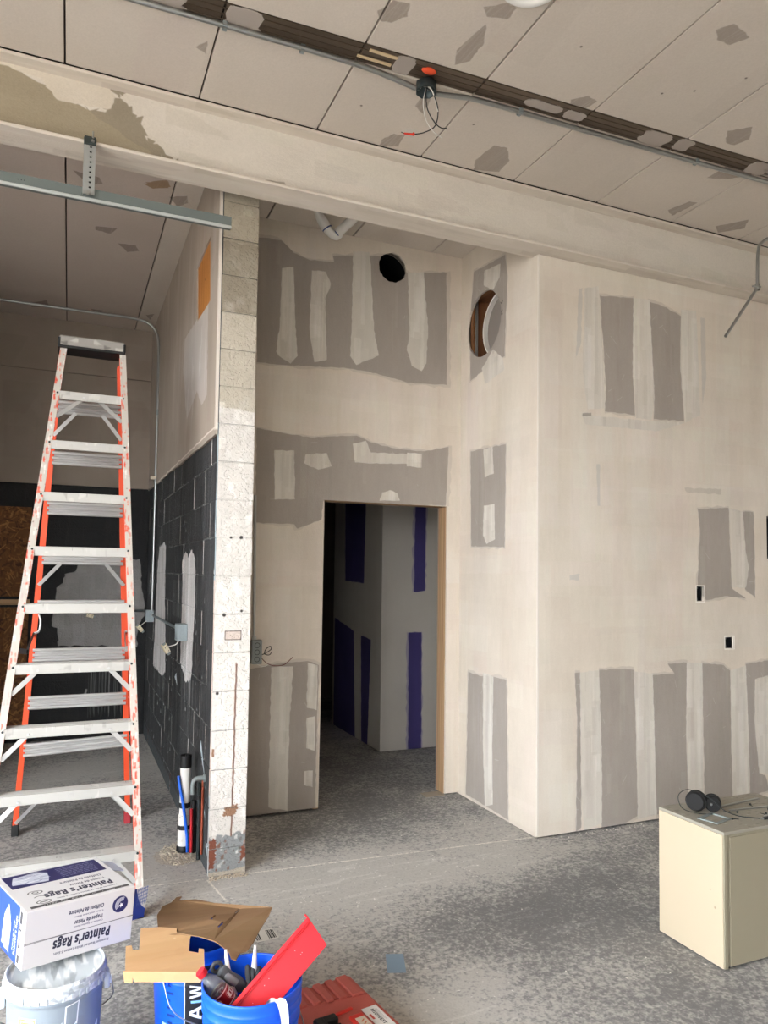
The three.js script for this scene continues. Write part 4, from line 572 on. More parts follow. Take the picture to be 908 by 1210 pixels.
// ---------------------------------------------------------------- blue buckets and what is in them
const BLUE = '#0b57e0';
function blueBucket(label, pos, decorate) {
  const B = thing('blue_bucket', label, 'bucket', pos);
  const t = sheet(0, 0, 1, 0.4, 700, BLUE, (g) => { for (let i = 0; i < 70; i++) { g.fillStyle = `rgba(${rnd() < 0.5 ? '60,120,235' : '8,50,150'},${rr(0.06, 0.2)})`; const x = rr(0, 1), y = rr(0, 0.35); ragged(g, [[x, y], [x + rr(0.01, 0.08), y], [x + rr(0.01, 0.08), y + 0.01], [x, y + 0.01]], 0.004, 0.02, 1); } decorate?.(g); });
  part('shell', planar(lathe([[0.001, 0.012], [0.122, 0.012], [0.1445, 0.36], [0.1455, 0.364], [0.149, 0.365], [0.151, 0.361], [0.151, 0.35], [0.1475, 0.347], [0.147, 0.334], [0.15, 0.332], [0.15, 0.326], [0.1465, 0.324], [0.1455, 0.308], [0.1495, 0.306], [0.1495, 0.298], [0.145, 0.296], [0.143, 0.268], [0.146, 0.266], [0.1455, 0.258], [0.142, 0.256], [0.128, 0.004], [0.124, 0], [0.001, 0]], 64).rotateY(Math.PI), (x, y, z) => [0.5 + Math.atan2(x, z) / (2 * Math.PI), y / 0.4]), M({ map: t, roughness: 0.38, side: THREE.DoubleSide }), B);
  for (const s of [-1, 1]) part('handle_ear', merge([rbox(0.012, 0.035, 0.035, 0.005, s * 0.153, 0.28, 0), new THREE.CylinderGeometry(0.01, 0.01, 0.012, 14).rotateZ(Math.PI / 2).translate(s * 0.158, 0.28, 0)]).rotateY(0.7), M({ color: 0x0d4cc4, roughness: 0.4 }), B);
  const h = part('wire_handle', tube([[-0.163, 0.28, 0], [-0.172, 0.2, 0.06], [-0.1, 0.14, 0.14], [0, 0.115, 0.172], [0.1, 0.14, 0.14], [0.172, 0.2, 0.06], [0.163, 0.28, 0]], 0.0022, 40, 6).rotateY(0.7), galv, B);
  return B;
}
blueBucket('blue bucket with a black label, half covered by cardboard, behind the full bucket', [0.445, 0, -2.615], (g) => {
  g.fillStyle = '#d8dde2'; g.fillRect(0.43, 0.0, 0.004, 0.32); g.fillStyle = '#15171c'; g.fillRect(0.434, 0, 0.13, 0.32);
  text(g, 'W', 0.495, 0.22, 0.045, { color: '#eef2f4', w: 0.045, rot: Math.PI / 2 }); text(g, 'A', 0.495, 0.15, 0.045, { color: '#dfe9ee', w: 0.045, rot: Math.PI / 2 }); g.fillStyle = '#7fb4dc'; g.fillRect(0.455, 0.205, 0.04, 0.008);
  g.fillStyle = '#0d2f78'; for (let i = 0; i < 9; i++) g.fillRect(0.36, 0.06 + i * 0.024, rr(0.015, 0.035), 0.008);
  g.fillStyle = '#a9bede'; g.fillRect(0.33, 0.05, 0.025, 0.08);
});
const FB = [0.553, 0, -2.262];
blueBucket('open blue bucket holding a red tray, a bottle and tools, nearest the camera', FB);
// red tray leaning in the bucket
{
  const a = V(0.462, 0.318, -2.2), b = V(0.722, 0.517, -2.255), u = b.clone().sub(a); const len = u.length(); u.normalize();
  const q = V(0.752, 0.435, -2.205).sub(b), v = q.sub(u.clone().multiplyScalar(q.dot(u))); const wid = v.length(); v.normalize();
  const n = u.clone().cross(v); if (n.z < 0) n.negate();
  const m = new THREE.Matrix4().makeBasis(u, v, u.clone().cross(v)).setPosition(a), s = u.clone().cross(v).z > 0 ? 1 : -1;
  const T = thing('red_tray', 'long red plastic tray leaning out of the open blue bucket', 'tray', a.toArray());
  const red = M({ color: 0xd0202b, roughness: 0.42 }), put = (g) => g.applyMatrix4(m).translate(-a.x, -a.y, -a.z);
  const L = len, W = wid;
  part('base', put(new THREE.ExtrudeGeometry(new THREE.Shape([new THREE.Vector2(-0.015, 0.012), new THREE.Vector2(L, 0.012), new THREE.Vector2(L - 0.012, W), new THREE.Vector2(-0.015, W)]), { depth: 0.003, bevelEnabled: true, bevelSize: 0.002, bevelThickness: 0.002, bevelSegments: 2 })), red, T);
  const D = -s * 0.045;
  part('rim', put(merge([rbox(L + 0.02, 0.013, 0.012, 0.003, L / 2 - 0.008, 0.004, s * 0.004), rbox(L + 0.015, 0.003, 0.012, 0.001, L / 2 - 0.008, 0.0125, s * 0.002)])), red, T);
  part('side_wall', put(rbox(L + 0.015, 0.003, 0.045, 0.001, L / 2 - 0.008, 0.002, D / 2)), red, T);
  part('side_wall', put(rbox(L, 0.003, 0.045, 0.001, L / 2 - 0.012, W, D / 2)), red, T);
  part('end_wall', put(bar([L, 0.002, D / 2], [L - 0.012, W, D / 2], 0.003, 0.045, V(1, 0, 0))), red, T);
  part('corner_tab', put(rbox(0.006, 0.016, 0.006, 0.002, L + 0.001, -0.006, s * 0.004)), red, T);
  const fl = []; for (let i = 0; i < 6; i++) fl.push(new THREE.SphereGeometry(rr(0.0008, 0.0014), 6, 5).scale(1, 1, 0.4).translate(rr(0.02, L - 0.04), rr(0.02, W - 0.01), s > 0 ? 0.005 : -0.002));
  each('paint_speck', fl.map(put), M({ color: 0xe9d2cd }), T);
}
// soda bottle
{
  const T = thing('drink_bottle', 'clear drink bottle with red cap and red label in the open blue bucket', 'bottle', [0.518, 0.257, -2.292]);
  const ax = V(-0.118, 0.142, -0.005).normalize(), qn = new THREE.Quaternion().setFromUnitVectors(V(0, 1, 0), ax).multiply(new THREE.Quaternion().setFromAxisAngle(V(0, 1, 0), 0.4));
  const put = (g) => g.applyQuaternion(qn);
  part('body', put(lathe([[0.001, 0], [0.022, 0], [0.027, 0.006], [0.029, 0.02], [0.0275, 0.045], [0.029, 0.05], [0.029, 0.098], [0.0275, 0.102], [0.029, 0.112], [0.026, 0.13], [0.018, 0.147], [0.0125, 0.158], [0.0125, 0.168]], 32)), P({ color: 0xdfe3e6, transmission: 0.85, roughness: 0.08, thickness: 0, ior: 1.45 }), T);
  const lt = sheet(0, 0, 0.19, 0.05, 1500, '#8e1624', (g) => { g.fillStyle = '#e6dedb'; g.fillRect(0, 0.044, 0.19, 0.004); g.fillRect(0, 0.002, 0.19, 0.003); for (const x of [0.02, 0.085, 0.15]) { g.fillStyle = '#f0e9e6'; ragged(g, [[x * 100 - 1.6, 1.6], [x * 100 + 1.8, 1.4], [x * 100 + 1.9, 3.4], [x * 100 - 1.4, 3.5]], 0.002, 0.006); g.fillStyle = '#8e1624'; g.fillRect(x - 0.006, 0.019, 0.005, 0.011); g.fillRect(x + 0.004, 0.019, 0.005, 0.011); g.strokeStyle = '#d9b9b4'; g.lineWidth = 0.0014; g.beginPath(); g.arc(x, 0.026, 0.019, 0, 7); g.stroke(); } });
  part('label', put(new THREE.CylinderGeometry(0.0294, 0.0294, 0.048, 32, 1, true).translate(0, 0.074, 0)), M({ map: lt, roughness: 0.35, side: THREE.DoubleSide }), T);
  part('cap', put(merge([new THREE.CylinderGeometry(0.0148, 0.0148, 0.017, 24).translate(0, 0.175, 0)].concat([...Array(20)].map((_, i) => box(0.0018, 0.015, 0.0016, 0, 0.175, 0.0149).rotateY(i / 20 * 6.283))))), M({ color: 0xc22531, roughness: 0.4 }), T);
}
// knife handle and nozzles among the tools
{
  const T = thing('scraper', 'grey and black scraper grip with a hanging hole, beside the bottle in the blue bucket', 'tool', [0.53, 0.312, -2.34]);
  const d = V(-0.075, 0.07, 0.0).normalize(), q = new THREE.Quaternion().setFromUnitVectors(V(0, 1, 0), d), put = (g) => g.applyQuaternion(q);
  part('grip', put(lathe([[0.001, -0.02], [0.019, -0.016], [0.021, 0.01], [0.017, 0.045], [0.019, 0.075], [0.016, 0.085], [0.001, 0.088]], 20).scale(1, 1, 0.7)), M({ color: 0x53575b, roughness: 0.6 }), T);
  part('soft_pad', put(lathe([[0.001, 0], [0.012, 0.004], [0.013, 0.03], [0.010, 0.048], [0.001, 0.052]], 16).scale(1, 1, 0.5).translate(0, 0.012, 0.012)), M({ color: 0x85898c, roughness: 0.7 }), T);
  part('hang_ring', put(new THREE.TorusGeometry(0.014, 0.0065, 10, 24).translate(0, 0.096, 0)), M({ color: 0x3b3e41, roughness: 0.6 }), T);
  const U = thing('work_glove', 'crumpled grey work glove under the scraper grip in the blue bucket', 'glove', [0.578, 0.282, -2.345]);
  const gm = M({ color: 0x3f4246, roughness: 0.9 });
  part('palm', new THREE.SphereGeometry(0.04, 20, 14).scale(1, 0.6, 0.8).translate(0, 0.012, 0), gm, U);
  for (let i = 0; i < 4; i++) part('finger', tube([[-0.015 + i * 0.012, 0.02, 0.01], [-0.02 + i * 0.015, 0.05 - i * 0.003, 0.0], [-0.018 + i * 0.018, 0.065 - i * 0.006, -0.014], [-0.014 + i * 0.019, 0.058 - i * 0.006, -0.026]], 0.0085, 12, 8), gm, U);
  part('thumb', tube([[0.03, 0.01, 0.02], [0.05, 0.03, 0.02], [0.055, 0.05, 0.012]], 0.009, 10, 8), gm, U);
  part('cuff', new THREE.TorusGeometry(0.028, 0.008, 8, 20).rotateX(1.3).translate(-0.01, 0.0, 0.03), M({ color: 0xb8bcc0, roughness: 0.9 }), U);
  for (const [p, tip, lb] of [[[0.5, 0.315, -2.345], [-0.012, 0.105, -0.005], 'white tube nozzle pointing up beside the bottle, left of two'], [[0.58, 0.31, -2.358], [0.005, 0.1, -0.005], 'white tube nozzle pointing up behind the red tray, right of two']]) {
    const N = thing('tube_nozzle', lb, 'nozzle', p, 'caulking tubes in the blue bucket');
    const t = V(...tip), dir = t.clone().normalize();
    part('cone', rod([0, 0, 0], tip, 0.0125, 16, 0.004), whitePlastic, N);
    part('tube_head', rod(dir.clone().multiplyScalar(-0.06).toArray(), [0, 0, 0], 0.022, 20), whitePlastic, N);
  }
  solo('orange_scrap', 'small orange plastic scrap between the tools in the blue bucket', 'scrap', rbox(0.03, 0.008, 0.02, 0.003).rotateZ(0.6).translate(0.545, 0.318, -2.29), M({ color: 0xc98a25 }));
  // cloth strip over the rim
  const pts = [[0.578, 0.33, -2.14], [0.582, 0.36, -2.128], [0.592, 0.372, -2.116], [0.602, 0.36, -2.106], [0.612, 0.3, -2.103], [0.615, 0.22, -2.107], [0.612, 0.13, -2.112]].map((p) => V(...p)), cv = new THREE.CatmullRomCurve3(pts), nS = 40, nW = 8, pos = [], idx = [];
  for (let i = 0; i <= nS; i++) { const c = cv.getPoint(i / nS), ww = 0.036 - 0.026 * sstep(0.25, 0.9, i / nS); for (let j = 0; j <= nW; j++) { const f = j / nW - 0.5; pos.push(c.x + f * ww, c.y + (i < 14 ? 0.002 * Math.sin(j * 1.3) : 0), c.z + 0.0028 * Math.cos(j * 1.3 + i * 0.05) + f * 0.012); } }
  for (let i = 0; i < nS; i++) for (let j = 0; j < nW; j++) { const a = i * (nW + 1) + j, b = a + nW + 1; idx.push(a, b, a + 1, a + 1, b, b + 1); }
  const g = new THREE.BufferGeometry(); g.setAttribute('position', new THREE.Float32BufferAttribute(pos, 3)); g.setIndex(idx); g.computeVertexNormals();
  solo('cloth_strip', 'white rag strip hanging over the rim of the open blue bucket', 'rag', g, M({ color: 0xe4e3df, roughness: 0.95, side: THREE.DoubleSide }));
}
// opened cardboard lying on the rear bucket
{
  const ct = sheet(0, 0, 0.6, 0.6, 500, '#c39c70', (g) => { for (let i = 0; i < 130; i++) { g.strokeStyle = `rgba(${rnd() < 0.5 ? '205,168,125' : '160,120,80'},${rr(0.04, 0.12)})`; g.lineWidth = rr(0.01, 0.05); const y = rr(0, 0.6); g.beginPath(); g.moveTo(rr(0, 0.3), y); g.lineTo(rr(0.3, 0.6), y + rr(-0.05, 0.05)); g.stroke(); } for (let i = 0; i < 60; i++) { g.fillStyle = 'rgba(232,222,205,0.6)'; g.beginPath(); g.arc(rr(0, 0.6), rr(0, 0.6), rr(0.0006, 0.0016), 0, 7); g.fill(); } });
  const light = M({ map: ct, color: 0xffffff, roughness: 0.85 }), brown = M({ map: ct, color: 0xb2aeac, roughness: 0.9 });
  const sheetOf = (pts, slots, yOf) => {
    const s = new THREE.Shape(pts.map(([x, z]) => new THREE.Vector2(x * 0.01, -z * 0.01)));
    for (const h of slots) s.holes.push(new THREE.Path(h.map(([x, z]) => new THREE.Vector2(x * 0.01, -z * 0.01))));
    const g = new THREE.ExtrudeGeometry(s, { depth: 0.003, bevelEnabled: false }).rotateX(-Math.PI / 2);
    const p = g.attributes.position; for (let i = 0; i < p.count; i++) p.setY(i, p.getY(i) + yOf(p.getX(i), p.getZ(i)));
    g.computeVertexNormals(); return planar(g, (x, y, z) => [x, -z]);
  };
  const A = thing('cardboard_flat', 'light tan die-cut cardboard flap lying on the front rim of the rear blue bucket', 'cardboard', [0.32, 0.38, -2.48]);
  const F = [[25.9, -262.1], [31.7, -260.9], [37, -258.5], [36.8, -255.4], [41.5, -253.9], [40.4, -251.6], [39.1, -244.5], [41.7, -242.8], [42.2, -245.1], [43.7, -244.2], [41.9, -231.7], [19.6, -240.6], [20.6, -253.4], [22.4, -253.2], [22.5, -250.7], [24.4, -250.1]];
  part('panel', sheetOf(F, [], (x, z) => 0.372 - 0.1 * (z + 2.3)).translate(-0.32, -0.38, 2.48), light, A);
  const fs = new THREE.Shape([[-0.005, 0.005], [-0.004, -0.036], [0.02, -0.038], [0.022, -0.016], [0.026, -0.034], [0.225, -0.036], [0.238, -0.014], [0.24, 0.002]].map(([x, y]) => new THREE.Vector2(x, y)));
  part('folded_edge', planar(new THREE.ExtrudeGeometry(fs, { depth: 0.003, bevelEnabled: false }).rotateX(0.3).rotateY(Math.atan2(-0.089, 0.223)).translate(0.196 - 0.32, 0.382 - 0.38, -2.406 + 2.48), (x, y, z) => [x, y]), light, A);
  const Bk = thing('cardboard_flat', 'wider brown slotted cardboard sheet lying over the back of the rear blue bucket', 'cardboard', [0.5, 0.4, -2.62]);
  const R = [[31, -257], [31.5, -262.8], [32.3, -273.4], [35.2, -280.8], [38.3, -282.2], [40.6, -286.1], [42.5, -286.2], [41, -282.7], [47.1, -282.3], [51.5, -279.2], [57.6, -274.2], [65.8, -269.6], [71.5, -265.1], [68.9, -259.7], [63.6, -251.7], [60.1, -245.5], [56.7, -240.7], [54.4, -240.1], [52.3, -236], [51, -237], [50.9, -241], [48.1, -246.2], [47.3, -247.1], [43, -250.5], [37.6, -254]];
  const S = [[[48.5, -261.2], [48.9, -260.8], [51.3, -264.4], [50.9, -264.8]], [[50, -255.5], [50.4, -255.1], [52.8, -258.5], [52.3, -258.9]], [[58.1, -266.5], [58.5, -266.1], [61.1, -269.9], [60.7, -270.3]]];
  part('panel', sheetOf(R, S, (x, z) => 0.383 + 0.012 * Math.sin((x - 0.3) * 14) + 0.01 * Math.cos((z + 2.6) * 11)).translate(-0.5, -0.4, 2.62), brown, Bk);
}
// red tool case
{
  const T = thing('tool_case', 'faded red ribbed tool case with black handle lying on the floor', 'tool case', [0.86, 0, -2.38]);
  T.rotation.y = 0.16;
  const red = M({ color: 0xb8584c, roughness: 0.6, bumpMap: again(grainTex, 3), bumpScale: 0.001 }), dark = M({ color: 0x9c443b, roughness: 0.6 });
  part('lower_shell', rbox(0.36, 0.06, 0.46, 0.012, 0, 0.031, 0.02, 2), dark, T);
  part('lid_shell', rbox(0.352, 0.06, 0.452, 0.014, 0, 0.088, 0.02, 2), red, T);
  for (let i = 0; i < 7; i++) part('rib', rbox(i === 6 ? 0.045 : 0.03, 0.018, 0.085 + i * 0.008, 0.006, -0.155 + i * 0.047 + (i === 6 ? 0.006 : 0), 0.118, -0.155 + i * 0.004, 2), red, T);
  part('seam', rbox(0.24, 0.004, 0.006, 0.002, 0.03, 0.119, -0.095).rotateY(-0.22), dark, T);
  const hd = part('handle', merge([rbox(0.036, 0.034, 0.17, 0.008, -0.07, 0.13, 0.1, 2), rbox(0.075, 0.028, 0.034, 0.008, -0.04, 0.127, 0.025, 2)]), black, T);
  part('recess_shade_plate', rbox(0.05, 0.004, 0.09, 0.002, -0.022, 0.119, 0.085), M({ color: 0x1c0f0e }), T);  // thin dark plate on the lid; shade of a recess put into its colour
  part('latch', merge([rbox(0.11, 0.008, 0.012, 0.003, 0.02, 0.122, 0.0).rotateY(0.1), rbox(0.05, 0.012, 0.17, 0.004, 0.062, 0.122, 0.12)]), M({ color: 0xd6372c, roughness: 0.5 }), T, 'brighter red latch plates');
  const st = sheet(0, 0, 0.06, 0.13, 900, '#e6e3de', (g) => { text(g, 'MIDWEST', 0.027, 0.115, 0.013, { w: 0.095, rot: -Math.PI / 2, color: '#26262a' }); g.strokeStyle = '#8f8b86'; g.lineWidth = 0.0012; for (let i = 0; i < 4; i++) { g.beginPath(); g.moveTo(0.034 + i * 0.005, 0.11); g.lineTo(0.034 + i * 0.005, rr(0.02, 0.05)); g.stroke(); } g.fillStyle = '#c9453a'; g.fillRect(0.008, 0.06, 0.008, 0.03); });
  part('sticker', planar(box(0.058, 0.0012, 0.128, 0.128, 0.1185, 0.075), (x, y, z) => [(x - 0.099) / 0.058, 1 - (z - 0.011) / 0.128]), M({ map: st, roughness: 0.5 }), T, 'white sticker');
  const s2 = sheet(0, 0, 0.04, 0.12, 600, '#dcc9b4', (g) => { g.strokeStyle = '#cf5a34'; g.lineWidth = 0.004; for (let i = 0; i < 5; i++) { g.beginPath(); g.moveTo(0.014, 0.02 + i * 0.018); g.lineTo(0.028, 0.03 + i * 0.018); g.stroke(); } });
  part('sticker', planar(box(0.034, 0.0012, 0.11, 0.064, 0.1292, 0.115), (x, y, z) => [(x - 0.047) / 0.034, 1 - (z - 0.06) / 0.11]), M({ map: s2, roughness: 0.6 }), T, 'cream sticker with orange print');
}
// ---------------------------------------------------------------- cream cabinet and the clutter on it
{
  const C = thing('cabinet', 'low cream cabinet standing on the floor before the right wall, its top littered with hardware', 'cabinet', [2.8, 0, -2.44]);
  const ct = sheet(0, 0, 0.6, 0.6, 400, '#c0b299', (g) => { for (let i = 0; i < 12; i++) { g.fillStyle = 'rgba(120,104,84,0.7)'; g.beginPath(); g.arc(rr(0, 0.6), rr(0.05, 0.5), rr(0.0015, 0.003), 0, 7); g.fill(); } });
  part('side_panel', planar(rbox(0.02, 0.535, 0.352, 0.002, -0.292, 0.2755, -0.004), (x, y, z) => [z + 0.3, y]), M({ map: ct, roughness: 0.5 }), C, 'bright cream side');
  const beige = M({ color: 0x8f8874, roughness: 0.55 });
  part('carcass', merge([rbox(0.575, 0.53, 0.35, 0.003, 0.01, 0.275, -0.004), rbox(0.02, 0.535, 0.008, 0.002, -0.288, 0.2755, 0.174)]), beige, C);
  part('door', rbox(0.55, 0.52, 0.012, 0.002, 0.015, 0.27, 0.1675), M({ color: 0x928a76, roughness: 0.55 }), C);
  const tt = sheet(-0.3, -0.18, 0.6, 0.36, 700, '#979285', (g) => { for (let i = 0; i < 260; i++) { g.fillStyle = `rgba(${rnd() < 0.5 ? '196,191,180' : '110,104,92'},${rr(0.1, 0.5)})`; const x = rr(-0.3, 0.3), y = rr(-0.18, 0.18); ragged(g, [[x, y], [x + rr(0.003, 0.03), y], [x + rr(0.003, 0.03), y + rr(0.002, 0.012)], [x, y + 0.008]], 0.003, 0.01, 1); } });
  part('top', planar(rbox(0.604, 0.014, 0.362, 0.003, 0, 0.55, 0), (x, y, z) => tt.uvOf(x, z)), M({ map: tt, roughness: 0.7 }), C, 'dusty grey top');
  const Y = 0.557, ox = 2.8, oz = -2.44;
  const E = thing('ear_defenders', 'black ear defenders with wire band and trailing cable, lying on the cream cabinet', 'ear defenders', [2.64, Y + 0.001, -2.5]);
  const padBlack = M({ color: 0x060607, roughness: 0.75 });
  const cup = (x, z, r, rot) => merge([new THREE.CylinderGeometry(r, r, 0.022, 28), new THREE.CylinderGeometry(r * 0.82, r * 0.95, 0.012, 28).translate(0, 0.016, 0), new THREE.TorusGeometry(r * 0.86, 0.007, 8, 28).rotateX(Math.PI / 2).translate(0, -0.014, 0)]).rotateZ(Math.PI / 2).rotateY(rot).translate(x, r, z);
  part('ear_cup', cup(-0.03, -0.01, 0.044, 0.5), padBlack, E); part('ear_cup', cup(0.035, 0.02, 0.036, 0.9), padBlack, E);
  each('bolt', [new THREE.SphereGeometry(0.006, 10, 8).translate(0.012, 0.036, 0.035), new THREE.SphereGeometry(0.005, 10, 8).translate(0.048, 0.042, 0.036)], galv, E);
  part('wire_band', tube([[-0.02, 0.075, 0.0], [-0.07, 0.095, -0.02], [-0.115, 0.07, -0.03], [-0.11, 0.02, -0.01], [-0.06, 0.004, 0.03], [-0.01, 0.004, 0.06]], 0.0016, 40, 6), darkMetal, E);
  part('cord', tube([[-0.085, 0.08, -0.05], [-0.05, 0.06, -0.02], [-0.02, 0.02, 0.02], [0.02, 0.004, 0.06], [0.06, 0.004, 0.1], [0.09, 0.005, 0.13]], 0.0022, 40, 6).translate(0.06, 0, 0.06), darkMetal, E);
  part('connector', rbox(0.045, 0.011, 0.014, 0.003, 0.172, 0.006, 0.197 - 0.01), darkMetal, E);
  part('cable_tip', rbox(0.014, 0.008, 0.01, 0.002, 0.145, 0.006, 0.186), galv, E);
  const Fm = thing('metal_plate', 'grey metal frame plate lying flat near the left edge of the cream cabinet top', 'metal plate', [2.6, Y, -2.4]);
  part('frame', merge([box(0.12, 0.005, 0.012, 0, 0.003, -0.04), box(0.12, 0.005, 0.012, 0, 0.003, 0.04), box(0.012, 0.005, 0.08, -0.054, 0.003, 0), box(0.012, 0.005, 0.08, 0.054, 0.003, 0)]).rotateY(0.25), galvDull, Fm);
  for (const [x, z, l, a, lb] of [[2.86, -2.52, 0.34, 0.1, 'long thin metal strip across the back of the cream cabinet top'], [2.9, -2.44, 0.3, -0.1, 'thin metal strip in the middle of the cream cabinet top'], [2.95, -2.38, 0.26, 0.35, 'short shiny metal strip toward the front of the cream cabinet top']]) solo('metal_strip', lb, 'metal strip', rbox(l, 0.006, 0.014, 0.002).rotateY(a).translate(x, Y + 0.0035, z), galv);
  for (let i = 0; i < 9; i++) {
    const S = thing('screw', 'loose screw or clip scattered on the cream cabinet top', 'screw', [rr(2.66, 3.02), Y, rr(-2.56, -2.33)], 'loose screws on the cream cabinet');
    S.rotation.y = rr(0, 6); part('shank', rod([0, 0.004, 0], [0.028, 0.003, 0], 0.0024, 8, 0.001), darkMetal, S); part('head', new THREE.CylinderGeometry(0.0046, 0.0046, 0.004, 12).rotateZ(Math.PI / 2).translate(-0.001, 0.0046, 0), darkMetal, S);
  }
}
// ---------------------------------------------------------------- on the floor
solo('painters_tape', 'strip of pale blue masking tape stuck on the concrete floor', 'tape', rbox(0.075, 0.001, 0.145, 0.0004).rotateY(-0.35).translate(1.285, 0.001, -2.82), M({ color: 0x8298ab, roughness: 0.8 }));
{
  const t = sheet(0, 0, 0.11, 0.11, 900, '#c9c5bc', (g) => { g.fillStyle = '#242220'; for (const [x, w] of [[0.012, 0.005], [0.02, 0.003], [0.026, 0.006], [0.066, 0.003], [0.072, 0.006], [0.081, 0.003], [0.087, 0.006], [0.096, 0.003]]) g.fillRect(x, 0.012, w, 0.085); });
  solo('paper_label', 'scuffed paper label with black bars stuck on the floor beside the brown cardboard', 'label', planar(box(0.1, 0.0008, 0.095).rotateY(0.1).translate(0.845, 0.0006, -3.25), (x, y, z) => [(x - 0.79) / 0.11, (-3.2 - z) / 0.1]), M({ map: t, roughness: 0.9 }));
  const bits = []; for (let i = 0; i < 260; i++) { const x = rr(0.9, 4), z = rnd() < 0.5 ? rr(-4.7, -3.5) : rr(-4.3, -2.3); if ((z < -3.78 && x > 2.6) || (x < 1.12 && z > -2.7)) continue; const s = rr(0.002, 0.007); bits.push(new THREE.TetrahedronGeometry(s).scale(1, 0.5, 1).rotateY(rr(0, 6)).translate(x, s * 0.3, z)); }
  for (let i = 0; i < 60; i++) { const x = rr(2.65, 4.4), s = rr(0.002, 0.008); bits.push(new THREE.TetrahedronGeometry(s).rotateY(rr(0, 6)).translate(x, s * 0.4, -3.78 + rr(0, 0.04))); }
  const m = solo('plaster_crumbs', 'white crumbs of dried compound scattered over the concrete floor', 'debris', merge(bits), M({ color: 0xdedad2, roughness: 1 })); m.userData.kind = 'stuff';
  const dust = []; for (let i = 0; i < 420; i++) { const a = rr(0, 6.28), r = 0.16 * Math.sqrt(rnd()), s = rr(0.002, 0.008); const x = 0.63 + r * Math.cos(a) * 0.7, z = -4.34 + r * Math.sin(a) * 1.1; if (x < 0.71) dust.push(new THREE.TetrahedronGeometry(s).rotateY(a * 3).translate(x, s * 0.3, z)); }
  for (let i = 0; i < 160; i++) { const s = rr(0.002, 0.009); dust.push(new THREE.TetrahedronGeometry(s).rotateY(i).translate(rr(0.72, 0.92), s * 0.3, -3.95 + rr(0, 0.05))); }
  const d = solo('concrete_rubble', 'sandy rubble round the pipe stub and the foot of the block wall', 'debris', merge(dust), M({ color: 0xc2b7a4, roughness: 1 })); d.userData.kind = 'stuff';
}
